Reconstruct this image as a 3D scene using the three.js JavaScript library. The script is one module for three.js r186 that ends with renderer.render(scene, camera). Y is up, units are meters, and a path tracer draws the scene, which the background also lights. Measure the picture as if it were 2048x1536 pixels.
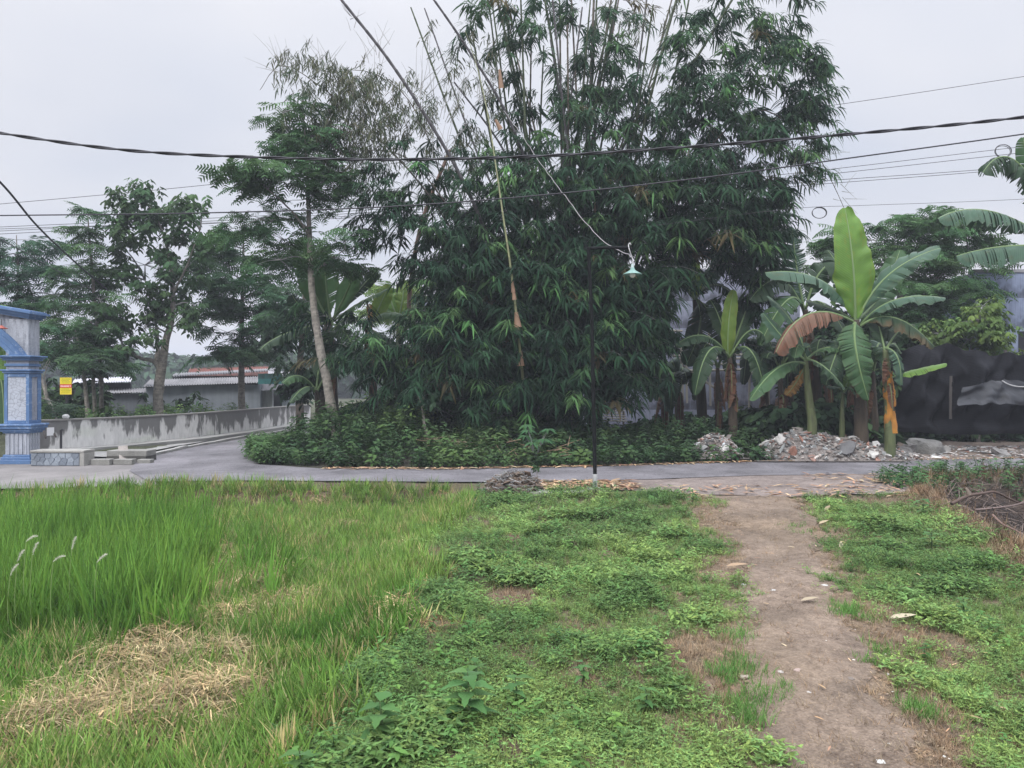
import * as THREE from 'three';
import { mergeGeometries } from 'three/addons/utils/BufferGeometryUtils.js';
import { RoundedBoxGeometry } from 'three/addons/geometries/RoundedBoxGeometry.js';

// ---------------------------------------------------------------- camera, sky, sun, exposure
const scene = new THREE.Scene();
const EYE = 1.8, FPX = 1575, HZ = 768;                       // eye height in metres; focal length and horizon row in photo pixels
const camera = new THREE.PerspectiveCamera(2 * Math.atan(768 / FPX) * 180 / Math.PI, 4 / 3, 0.05, 900);
camera.position.set(0, EYE, 0); camera.lookAt(0, EYE, -10);
scene.add(camera);
const renderer = new THREE.WebGLRenderer({ antialias: true });
renderer.toneMapping = THREE.LinearToneMapping;
renderer.toneMappingExposure = 1.3;
renderer.shadowMap.enabled = true;
const SKY_LEVEL = 0.585, SUN = 1.5;

let rs = 1;
const seed = (n) => { rs = (n * 2654435761) >>> 0; };
const rnd = () => { rs = (rs + 0x6d2b79f5) | 0; let t = Math.imul(rs ^ (rs >>> 15), 1 | rs); t = (t + Math.imul(t ^ (t >>> 7), 61 | t)) ^ t; return ((t ^ (t >>> 14)) >>> 0) / 4294967296; };
const R = (a, b) => a + (b - a) * rnd();
const RN = () => (rnd() + rnd() + rnd() + rnd() - 2) * 0.87;   // about normal, deviation 0.5
const pick = (a) => a[Math.floor(rnd() * a.length)];
const clamp = (v, a = 0, b = 1) => Math.min(b, Math.max(a, v));
const ss = (a, b, v) => { const t = clamp((v - a) / (b - a)); return t * t * (3 - 2 * t); };
const lerp = (a, b, t) => a + (b - a) * t;
const V = (x, y, z) => new THREE.Vector3(x, y, z);
const hash = (x, y, s = 0) => { let h = Math.imul(x | 0, 374761393) ^ Math.imul(y | 0, 668265263) ^ Math.imul(s | 0, 974634157); h = Math.imul(h ^ (h >>> 13), 1274126177); return ((h ^ (h >>> 16)) >>> 0) / 4294967296; };
// value noise, tiling every `per` cells when per > 0
function vn(x, y, s = 0, per = 0) {
  const xi = Math.floor(x), yi = Math.floor(y), fx = x - xi, fy = y - yi, u = fx * fx * (3 - 2 * fx), v = fy * fy * (3 - 2 * fy);
  const w = (n) => per ? ((n % per) + per) % per : n;
  const a = hash(w(xi), w(yi), s), b = hash(w(xi + 1), w(yi), s), c = hash(w(xi), w(yi + 1), s), d = hash(w(xi + 1), w(yi + 1), s);
  return lerp(lerp(a, b, u), lerp(c, d, u), v);
}
function fbm(x, y, s = 0, per = 0, oct = 4) { let t = 0, a = 0.5, n = 0; for (let i = 0; i < oct; i++) { t += a * vn(x, y, s + i * 17, per); n += a; a *= 0.5; x *= 2; y *= 2; per *= 2; } return t / n; }

{ // an overcast sky: brighter towards the zenith, faint lavender, soft low-contrast cloud
  const W = 1024, H = 512, data = new Float32Array(W * H * 4);
  for (let j = 0; j < H; j++) for (let i = 0; i < W; i++) {
    const el = ((j + 0.5) / H - 0.5) * Math.PI, az = ((i + 0.5) / W) * 2 * Math.PI - Math.PI, s = Math.max(0, Math.sin(el));
    const dx = Math.cos(el) * Math.cos(az), dz = Math.cos(el) * Math.sin(az);
    const k = 1 / (s + 0.22), c1 = fbm(dx * k * 1.6 + 7, dz * k * 1.6 + 3, 5, 0, 4) - 0.5, c2 = fbm(dx * k * 0.6 + 1, dz * k * 0.6 + 9, 9, 0, 3) - 0.5;
    let L = SKY_LEVEL * (0.98 + 0.24 * s + 3.8 * ss(0.40, 1.0, s)) * (1 + 0.22 * c1 + 0.30 * c2);
    const warm = clamp(0.5 + 1.6 * c1 + 1.2 * c2);
    const o = (j * W + i) * 4;
    data[o] = L * lerp(0.905, 0.985, warm); data[o + 1] = L * lerp(0.968, 0.995, warm); data[o + 2] = L * lerp(1.12, 1.06, warm); data[o + 3] = 1;
  }
  const t = new THREE.DataTexture(data, W, H, THREE.RGBAFormat, THREE.FloatType);
  t.mapping = THREE.EquirectangularReflectionMapping; t.magFilter = THREE.LinearFilter; t.minFilter = THREE.LinearFilter; t.needsUpdate = true;
  scene.background = t; scene.environment = t;
}
const sun = new THREE.DirectionalLight(new THREE.Color(1, 0.965, 0.91), SUN);
sun.position.set(-14, 34, 16); sun.target.position.set(0, 0, -16); scene.add(sun, sun.target);
sun.castShadow = true; sun.shadow.radius = 40; sun.shadow.mapSize.set(2048, 2048);
Object.assign(sun.shadow.camera, { left: -40, right: 40, top: 40, bottom: -40, near: 1, far: 140 });
scene.fog = new THREE.FogExp2(new THREE.Color(0.80, 0.84, 0.95), 0.0016);

// ---------------------------------------------------------------- helpers
const P = (px, py, d) => V((px - 1024) / FPX * d, EYE - (py - HZ) / FPX * d, -d);          // photo pixel at a distance
const G = (px, py, gy = 0) => { const d = (EYE - gy) * FPX / (py - HZ); return V((px - 1024) / FPX * d, gy, -d); };   // photo pixel on the ground
const used = new Map();
function numbered(name) { const n = used.get(name) ?? 0; used.set(name, n + 1); return n ? `${name}_${String(n).padStart(3, '0')}` : name; }
function tag(o, label, category, group, kind) { o.userData = { label, category }; if (group) o.userData.group = group; if (kind) o.userData.kind = kind; return o; }
function base(name, label, category, p, group) { const g = new THREE.Group(); g.name = numbered(name); scene.add(g); if (p) g.position.copy(p); return tag(g, label, category, group); }
function shad(m) { m.castShadow = true; m.receiveShadow = true; return m; }
function part(name, geo, mat, parent, p, label) {
  const m = shad(new THREE.Mesh(geo, mat)); m.name = name; if (p) m.position.copy(p);
  if (parent && parent !== scene) { if (parent.isGroup && !p) m.position.sub(parent.position); parent.add(m); } else { m.name = numbered(name); scene.add(m); }
  if (label) m.userData.label = label;
  return m;
}
// a part of a group given in world coordinates: geometry is moved so the child sits in the group's own frame
const struct = (name, geo, mat) => { const m = part(name, geo, mat, scene); m.userData = { kind: 'structure' }; return m; };

class MB {          // collects triangles
  constructor() { this.p = []; this.u = []; this.c = []; this.i = []; this.n = 0; }
  v(p, u = 0, w = 0, c = 1) { this.p.push(p.x, p.y, p.z); this.u.push(u, w); if (c.isColor) this.c.push(c.r, c.g, c.b); else this.c.push(c, c, c); return this.n++; }
  t(a, b, c) { this.i.push(a, b, c); }
  q(a, b, c, d) { this.i.push(a, b, c, a, c, d); }
  geo(flat) {
    let g = new THREE.BufferGeometry();
    g.setAttribute('position', new THREE.Float32BufferAttribute(this.p, 3)); g.setAttribute('uv', new THREE.Float32BufferAttribute(this.u, 2)); g.setAttribute('color', new THREE.Float32BufferAttribute(this.c, 3));
    g.setIndex(this.i); if (flat) g = g.toNonIndexed(); g.computeVertexNormals(); return g;
  }
}
const UP = V(0, 1, 0);
// tapered tube through points; uv in metres
function tube(mb, pts, radii, seg = 6, col = 1, cap = true) {
  let T = pts[1].clone().sub(pts[0]).normalize(), N = Math.abs(T.y) > 0.9 ? V(1, 0, 0) : UP.clone(); N.sub(T.clone().multiplyScalar(N.dot(T))).normalize();
  let len = 0, prev = null;
  for (let k = 0; k < pts.length; k++) {
    const t = pts[Math.min(k + 1, pts.length - 1)].clone().sub(pts[Math.max(k - 1, 0)]).normalize();
    N.sub(t.clone().multiplyScalar(N.dot(t))).normalize(); const B = t.clone().cross(N);
    if (k) len += pts[k].distanceTo(pts[k - 1]);
    const r = Array.isArray(radii) ? radii[k] : radii, ring = [];
    const cc = typeof col === 'function' ? col(k / (pts.length - 1)) : col;
    for (let s = 0; s <= seg; s++) { const a = s / seg * Math.PI * 2; ring.push(mb.v(pts[k].clone().addScaledVector(N, Math.cos(a) * r).addScaledVector(B, Math.sin(a) * r), s / seg * Math.max(1, Math.round(2 * Math.PI * r * 2)), len, cc)); }
    if (prev) for (let s = 0; s < seg; s++) mb.q(prev[s], prev[s + 1], ring[s + 1], ring[s]);
    prev = ring;
  }
  if (cap) { const c = mb.v(pts[pts.length - 1], 0, len, 1); for (let s = 0; s < seg; s++) mb.t(prev[s], prev[s + 1], c); }
}
const smooth = (pts, n) => new THREE.CatmullRomCurve3(pts, false, 'centripetal').getPoints(n);
const tgeo = (pts, r, seg = 6, col = 1) => { const mb = new MB(); tube(mb, pts, r, seg, col); return mb.geo(); };
// a lanceolate leaf: starts at b, runs along d (bending down by droop), face normal about n
function leaf(mb, b, d, n, len, wid, droop = 0.3, seg = 4, fold = 0.15, shape = (t) => Math.pow(Math.sin(Math.PI * Math.pow(t, 0.75)), 0.9), c0 = 1, mid = true) {
  d = d.clone().normalize(); let prev = null; const pos = b.clone();
  for (let k = 0; k <= seg; k++) {
    const t = k / seg, dir = d.clone().addScaledVector(UP, -droop * t * 1.6).normalize();
    if (k) pos.addScaledVector(dir, len / seg);
    const s = dir.clone().cross(n).normalize(), nn = s.clone().cross(dir), w = (k === seg ? 0.02 : Math.max(0.04, shape(t))) * wid / 2;
    const row = mid ? [mb.v(pos.clone().addScaledVector(s, -w).addScaledVector(nn, w * fold), 0, t, c0), mb.v(pos, 0.5, t, c0), mb.v(pos.clone().addScaledVector(s, w).addScaledVector(nn, w * fold), 1, t, c0)]
      : [mb.v(pos.clone().addScaledVector(s, -w), 0, t, c0), mb.v(pos.clone().addScaledVector(s, w), 1, t, c0)];
    if (prev) for (let q = 0; q + 1 < row.length; q++) mb.q(prev[q], prev[q + 1], row[q + 1], row[q]);
    prev = row;
  }
}
const _m = new THREE.Matrix4(), _q = new THREE.Quaternion(), _e = new THREE.Euler();
// list items: { p: Vector3, yaw, tilt, roll, s, c: Color } or with q
function inst(name, geo, mat, list, parent, at) {
  const im = shad(new THREE.InstancedMesh(geo, mat, list.length)); im.name = parent === scene ? numbered(name) : name;
  list.forEach((o, k) => {
    if (o.q) _q.copy(o.q); else _q.setFromEuler(_e.set(o.tilt || 0, o.yaw || 0, o.roll || 0, 'YXZ'));
    const s = o.s ?? 1, sv = typeof s === 'number' ? V(s, s, s) : s;
    im.setMatrixAt(k, _m.compose(at ? o.p.clone().sub(at) : o.p, _q, sv)); im.setColorAt(k, o.c);
  });
  im.userData.kind = 'stuff'; parent.add(im); return im;
}
const C = (r, g, b) => new THREE.Color().setRGB(r, g, b);
const vary = (c, a = 0.2, hue = 0.1) => { const k = 1 + R(-a, a), h = R(-hue, hue); return C(c.r * k * (1 + h), c.g * k, c.b * k * (1 - h * 0.6)); };
const mix = (a, b, t) => C(lerp(a.r, b.r, t), lerp(a.g, b.g, t), lerp(a.b, b.b, t));

// ---------------------------------------------------------------- textures and materials
function tex(w, h, fn, srgb = false, rep) {
  const d = new Uint8Array(w * h * 4);
  for (let y = 0; y < h; y++) for (let x = 0; x < w; x++) { const v = fn(x / w, y / h, x, y), o = (y * w + x) * 4; if (typeof v === 'number') { d[o] = d[o + 1] = d[o + 2] = clamp(v) * 255; } else { d[o] = clamp(v[0]) * 255; d[o + 1] = clamp(v[1]) * 255; d[o + 2] = clamp(v[2]) * 255; } d[o + 3] = 255; }
  const t = new THREE.DataTexture(d, w, h); t.wrapS = t.wrapT = THREE.RepeatWrapping; t.magFilter = THREE.LinearFilter; t.minFilter = THREE.LinearMipmapLinearFilter; t.generateMipmaps = true;
  if (srgb) t.colorSpace = THREE.SRGBColorSpace; if (rep) t.repeat.set(rep[0], rep[1]); t.needsUpdate = true; return t;
}
const grey = (k) => [k, k, k];
// a tone map around white (multiplies the colour), tiling
const T_soil = tex(1024, 1024, (u, v) => { const a = fbm(u * 6, v * 6, 1, 6, 5), b = fbm(u * 48, v * 48, 2, 48, 3), c = vn(u * 256, v * 256, 3, 256), d = fbm(u * 14, v * 90, 8, 0, 2); const k = 0.30 + 0.55 * a + 0.42 * (b - 0.5) + 0.28 * (c - 0.5); const st = c > 0.93 ? 0.16 : 0; return [k + st + 0.03, k + st, k + st - 0.01]; }, false, [0.4, 0.4]);
const T_soilB = tex(512, 512, (u, v) => 0.5 * fbm(u * 20, v * 20, 4, 20, 4) + 0.5 * vn(u * 128, v * 128, 5, 128), false, [0.8, 0.8]);
const T_asph = tex(1024, 1024, (u, v) => { const a = fbm(u * 5, v * 5, 11, 5, 4), c = vn(u * 200, v * 200, 12, 200); const cr = Math.abs(fbm(u * 7, v * 7, 15, 7, 4) - 0.5); const p2 = ss(0.56, 0.62, fbm(u * 3, v * 3, 16, 3, 3)); const k = 0.62 + 0.75 * (a - 0.5) + 0.3 * (c - 0.5) - (cr < 0.006 ? 0.28 : 0) + 0.14 * p2; return grey(k); }, false, [0.25, 0.25]);
const T_asphB = tex(512, 512, (u, v) => vn(u * 160, v * 160, 13, 160), false, [0.9, 0.9]);
const T_conc = tex(1024, 1024, (u, v) => { const a = fbm(u * 4, v * 4, 21, 4, 5), b = fbm(u * 40, v * 8, 22, 8, 3), c = vn(u * 180, v * 180, 23, 180); return grey(0.4 + 0.6 * a + 0.18 * (b - 0.5) + 0.14 * (c - 0.5)); }, false, [0.35, 0.35]);
const T_bark = tex(256, 512, (u, v) => { const a = fbm(u * 8, v * 20, 31, 0, 3), r = vn(u * 2, v * 40, 32), c = fbm(u * 30, v * 30, 33, 0, 2); return grey(0.35 + 0.5 * a + 0.25 * (r - 0.5) + 0.3 * (c - 0.5)); }, false, [1, 0.7]);
const T_leafB = tex(128, 512, (u, v) => { const s = Math.abs(u - 0.5); return 0.5 + 0.5 * Math.sin((v * 46 - s * 7) * Math.PI * 2) * 0.5; });
const std = (o) => new THREE.MeshStandardMaterial({ roughness: 0.9, ...o });
const leafy = (o) => new THREE.MeshPhysicalMaterial({ vertexColors: true, side: THREE.DoubleSide, roughness: 1, transmission: 0.3, thickness: 0, specularIntensity: 0.22, ...o });
const M = {
  leaf: leafy({}), leafDull: new THREE.MeshPhysicalMaterial({ vertexColors: true, side: THREE.DoubleSide, roughness: 0.9, specularIntensity: 0.25 }), gloss: leafy({ roughness: 0.8, transmission: 0.3 }),
  bark: std({ color: C(0.34, 0.31, 0.27), map: T_bark, bumpMap: T_bark, bumpScale: 0.012, vertexColors: true }),
  darkbark: std({ color: C(0.13, 0.11, 0.09), map: T_bark, bumpMap: T_bark, bumpScale: 0.012, vertexColors: true }),
  twig: std({ vertexColors: true, roughness: 0.85 }),
  cable: std({ color: C(0.022, 0.022, 0.03), roughness: 0.6 }), wire: std({ color: C(0.05, 0.05, 0.058), roughness: 0.6 }),
};
const mergeAll = (list) => mergeGeometries(list.map((g) => { let h = g.index ? g.toNonIndexed() : g; h = h === g ? g.clone() : h; for (const k of Object.keys(h.attributes)) if (!['position', 'normal', 'uv'].includes(k)) h.deleteAttribute(k); return h; }));
const box = (w, h, d, x = 0, y = 0, z = 0, r = 0) => { const g = r ? new RoundedBoxGeometry(w, h, d, 2, r) : new THREE.BoxGeometry(w, h, d); const uv = g.attributes.uv, n = g.attributes.normal, p = g.attributes.position; for (let i = 0; i < uv.count; i++) { const ax = Math.abs(n.getX(i)), ay = Math.abs(n.getY(i)); if (ax > 0.7) uv.setXY(i, p.getZ(i), p.getY(i) + y); else if (ay > 0.7) uv.setXY(i, p.getX(i) + x, p.getZ(i)); else uv.setXY(i, p.getX(i) + x, p.getY(i) + y); } return g.translate(x, y, z); };
// ---------------------------------------------------------------- terrain
const inPoly = (x, d, poly) => { let c = false; for (let i = 0, j = poly.length - 1; i < poly.length; j = i++) { const [xi, yi] = poly[i], [xj, yj] = poly[j]; if ((yi > d) !== (yj > d) && x < (xj - xi) * (d - yi) / (yj - yi) + xi) c = !c; } return c; };
const polyDist = (x, d, poly, closed = true) => { let m = 1e9; for (let i = 0; i < poly.length - (closed ? 0 : 1); i++) { const [ax, ay] = poly[i], [bx, by] = poly[(i + 1) % poly.length], l2 = (bx - ax) ** 2 + (by - ay) ** 2, t = clamp(((x - ax) * (bx - ax) + (d - ay) * (by - ay)) / l2); m = Math.min(m, Math.hypot(x - ax - t * (bx - ax), d - ay - t * (by - ay))); } return m; };
const sdPoly = (x, d, poly) => (inPoly(x, d, poly) ? -1 : 1) * polyDist(x, d, poly);
const ROAD = [[40, 21.5], [22, 18.9], [10.8, 16.7], [7.7, 15.65], [4.65, 15.4], [1.5, 14.45], [-1.2, 14.35], [-4.9, 14.6], [-6.6, 14.4], [-7.9, 16.2], [-8.85, 18.6], [-9.0, 22], [-8.8, 26], [-8.3, 31], [-6.6, 38], [-2, 46],
  [0.5, 44], [-3.8, 36], [-5.6, 30], [-6.2, 26], [-6.55, 22], [-6.45, 19.4], [-5.6, 17.5], [-4.0, 16.6], [-1.3, 16.5], [1.8, 17.0], [5.5, 18.05], [12.3, 18.9], [22, 21.2], [40, 24.2]];
const APRON = [[-6.3, 14.0], [-5, 13.9], [-8, 13.6], [-14, 13.4], [-40, 13.2], [-40, 19.5], [-9.6, 19.6], [-8.7, 18.6], [-7.7, 16.2]].filter((_, i) => i !== 1);
const SHOULDER = [[1.7, 14.5], [4.65, 15.45], [7.5, 15.7], [7.3, 14.3], [6.5, 12.9], [5.2, 12.75], [4.4, 12.5], [3.3, 12.7], [2.4, 13.0], [1.8, 13.3]];
const PATH = [[3.2, 12.9], [2.75, 10], [2.12, 7.4], [1.62, 5.3], [1.2, 3.7], [0.85, 2], [0.7, 0], [1.7, 0], [1.8, 2.4], [1.95, 3.8], [2.42, 5.3], [2.66, 6.6], [3.25, 8.4], [4.0, 10.6], [4.55, 12.8]];
const DITCH = [[6.75, 12.7], [7.7, 14.5], [10.6, 15.9], [22, 18.0], [40, 20.5], [40, 2], [6, 2], [5.0, 6.2], [5.5, 8.2], [6.1, 10.4]];
const VERGE = [[-6.3, 19.6], [-5.5, 17.7], [-3.9, 16.8], [-1.3, 16.65], [1.8, 17.15], [5.5, 18.2], [7.2, 18.45], [7.4, 20.5], [5, 22.5], [2, 24], [-2, 25], [-5, 26], [-6, 25]];
const wallX = (d) => { const q = [[-14, 17], [-11.95, 19.75], [-10.9, 21.4], [-9.95, 24.2], [-9.6, 27.5], [-9.35, 31], [-8.9, 34.5]]; for (let i = 0; i < 6; i++) if (d <= q[i + 1][1]) return lerp(q[i][0], q[i + 1][0], (d - q[i][1]) / (q[i + 1][1] - q[i][1])); return -9; };
function hgt(x, d) {
  const rd = Math.min(sdPoly(x, d, ROAD), sdPoly(x, d, APRON), sdPoly(x, d, SHOULDER));
  let h = 0;
  const field = ss(-0.55, -1.7, x) * ss(13.75, 12.9, d); h -= 0.34 * field;
  const di = sdPoly(x, d, DITCH); h -= 0.75 * ss(0.05, -1.3, di);
  if (d > 16.4 && rd > 0) h += 0.14 * ss(0.1, 1.8, rd);
  if (x < -9 && d > 18) h += 0.12 * ss(wallX(d) - 0.15, wallX(d) - 0.6, x);
  h += (fbm(x * 0.8 + 20, d * 0.8, 41, 0, 3) - 0.5) * 0.16 * ss(0.0, 0.7, rd) * (x < -8 && d > 16 && x > wallX(d) - 0.2 ? 0.1 : 1) + (fbm(x * 4, d * 4, 42, 0, 2) - 0.5) * 0.05 * ss(0, 0.4, rd);
  if (rd <= 0) h -= 0.03;
  return h;
}
{
  const axis = (segs) => { const o = []; for (const [a, b, s] of segs) for (let v = a; v < b - 1e-6; v += s) o.push(v); o.push(segs[segs.length - 1][1]); return o; };
  const xs = axis([[-400, -60, 34], [-60, -20, 4], [-20, -9, 0.5], [-9, 9, 0.11], [9, 20, 0.4], [20, 60, 4], [60, 400, 34]]), ds = axis([[-30, 0, 3], [0, 2.4, 0.3], [2.4, 17, 0.11], [17, 27, 0.35], [27, 50, 2], [50, 500, 30]]);
  const mb = new MB(), cSoil = C(0.15, 0.105, 0.072), cField = C(0.085, 0.068, 0.042), cVerge = C(0.04, 0.04, 0.026), cBurn = C(0.03, 0.021, 0.017), cLawn = C(0.105, 0.095, 0.052), cBank = C(0.06, 0.07, 0.035), cLot = C(0.2, 0.165, 0.135), cPath = C(0.195, 0.148, 0.105);
  for (const d of ds) for (const x of xs) {
    const near = x > -60 && x < 60 && d < 50, h = near ? hgt(x, d) : 0;
    let c = cBank;
    if (d < 16) c = mix(cLawn, cField, ss(-0.5, -1.4, x)); else if (near) { c = cVerge; if (x > 6.3) c = mix(cVerge, cLot, ss(6.3, 7.6, x)); if (x < -9) c = cBank; }
    if (near) c = mix(c, cBurn, ss(0.2, -0.5, sdPoly(x, d, DITCH)));
    if (near && d < 16) { c = mix(c, cSoil, 0.65 * ss(0.5, 0.68, fbm(x * 0.9 + 3, d * 0.9 + 5, 44, 0, 3))); if (d < 13.5) c = mix(c, cPath, 0.9 * ss(0.9, 0.1, sdPoly(x, d, PATH))); }
    mb.v(V(x, h, -d), x, d, c);
  }
  for (let j = 0; j + 1 < ds.length; j++) for (let i = 0; i + 1 < xs.length; i++) { const a = j * xs.length + i; mb.q(a, a + 1, a + xs.length + 1, a + xs.length); }
  struct('ground', mb.geo(), std({ vertexColors: true, map: T_soil, bumpMap: T_soilB, bumpScale: 0.03, color: C(1.5, 1.5, 1.5), roughness: 1 }));
}
function sheet(poly, y, jag, s, step = 0.25) {         // a ragged flat polygon, uv in metres
  const pts = []; seed(s);
  poly.forEach((a, i) => { const b = poly[(i + 1) % poly.length], l = Math.hypot(b[0] - a[0], b[1] - a[1]), n = Math.max(1, Math.min(60, Math.round(l / step))); for (let k = 0; k < n; k++) { const t = k / n, nx = (b[1] - a[1]) / l, ny = -(b[0] - a[0]) / l, o = (fbm(pts.length * 0.31, s, 3, 0, 3) - 0.5) * 2 * jag + R(-0.2, 0.2) * jag; pts.push(new THREE.Vector2(lerp(a[0], b[0], t) + nx * o, lerp(a[1], b[1], t) + ny * o)); } });
  const g = new THREE.ShapeGeometry(new THREE.Shape(pts)); const p = g.attributes.position;
  for (let i = 0; i < p.count; i++) { const x = p.getX(i), d = p.getY(i); p.setXYZ(i, x, typeof y === 'function' ? y(x, d) : y, -d); }
  const uv = g.attributes.uv; for (let i = 0; i < p.count; i++) uv.setXY(i, p.getX(i), -p.getZ(i));
  g.computeVertexNormals(); return g;
}
const M_asph = std({ color: C(0.215, 0.205, 0.222), map: T_asph, bumpMap: T_asphB, bumpScale: 0.004, roughness: 0.85 });
const M_should = std({ color: C(0.29, 0.25, 0.228), map: T_soil, bumpMap: T_soilB, bumpScale: 0.012, roughness: 1 });
const M_apron = std({ color: C(0.245, 0.23, 0.225), map: T_conc, bumpMap: T_soilB, bumpScale: 0.006, roughness: 0.95 });
const M_path = std({ color: C(0.278, 0.222, 0.165), map: T_soil, bumpMap: T_soilB, bumpScale: 0.02, roughness: 1 });
struct('pavement', sheet(APRON, 0.004, 0.1, 1), M_apron);
struct('road_shoulder', sheet(SHOULDER, 0.008, 0.12, 2, 0.15), M_should);
struct('road', sheet(ROAD, 0.016, 0.05, 3), M_asph);
{ // the trodden path follows the ground, a little above it
  const mb = new MB(), L = PATH.slice(0, 7), Rr = PATH.slice(7).reverse(), NU = 26, NV = 120;
  const along = (pl, d) => { for (let i = 0; i + 1 < pl.length; i++) if (d <= pl[i][1] && d >= pl[i + 1][1]) return lerp(pl[i][0], pl[i + 1][0], (d - pl[i][1]) / (pl[i + 1][1] - pl[i][1])); return pl[pl.length - 1][0]; };
  for (let j = 0; j <= NV; j++) { const d = lerp(12.75, 0.2, Math.pow(j / NV, 0.8)); for (let i = 0; i <= NU; i++) {
    const nl = (fbm(d * 1.7, 1, 51, 0, 3) - 0.5) * 0.5, nr = (fbm(d * 1.7, 9, 52, 0, 3) - 0.5) * 0.6, x = lerp(along(L, d) + nl, along(Rr, d) + nr, i / NU), e = Math.min(i, NU - i) / NU;
    const k = 0.55 + 0.8 * fbm(x * 1.5, d * 1.5, 53, 0, 4), g = fbm(x * 0.7 + 5, d * 0.5, 54, 0, 3);
    mb.v(V(x, hgt(x, d) + 0.018 * ss(0, 0.1, e) + 0.006, -d), x, d, C(k * 1.02, k * lerp(0.98, 1.04, g), k * lerp(0.9, 1.15, g))); } }
  for (let j = 0; j < NV; j++) for (let i = 0; i < NU; i++) { const a = j * (NU + 1) + i; mb.q(a, a + NU + 1, a + NU + 2, a + 1); }
  const g = mb.geo(); M_path.vertexColors = true; M_path.side = THREE.DoubleSide; struct('dirt_path', g, M_path);
}
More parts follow.
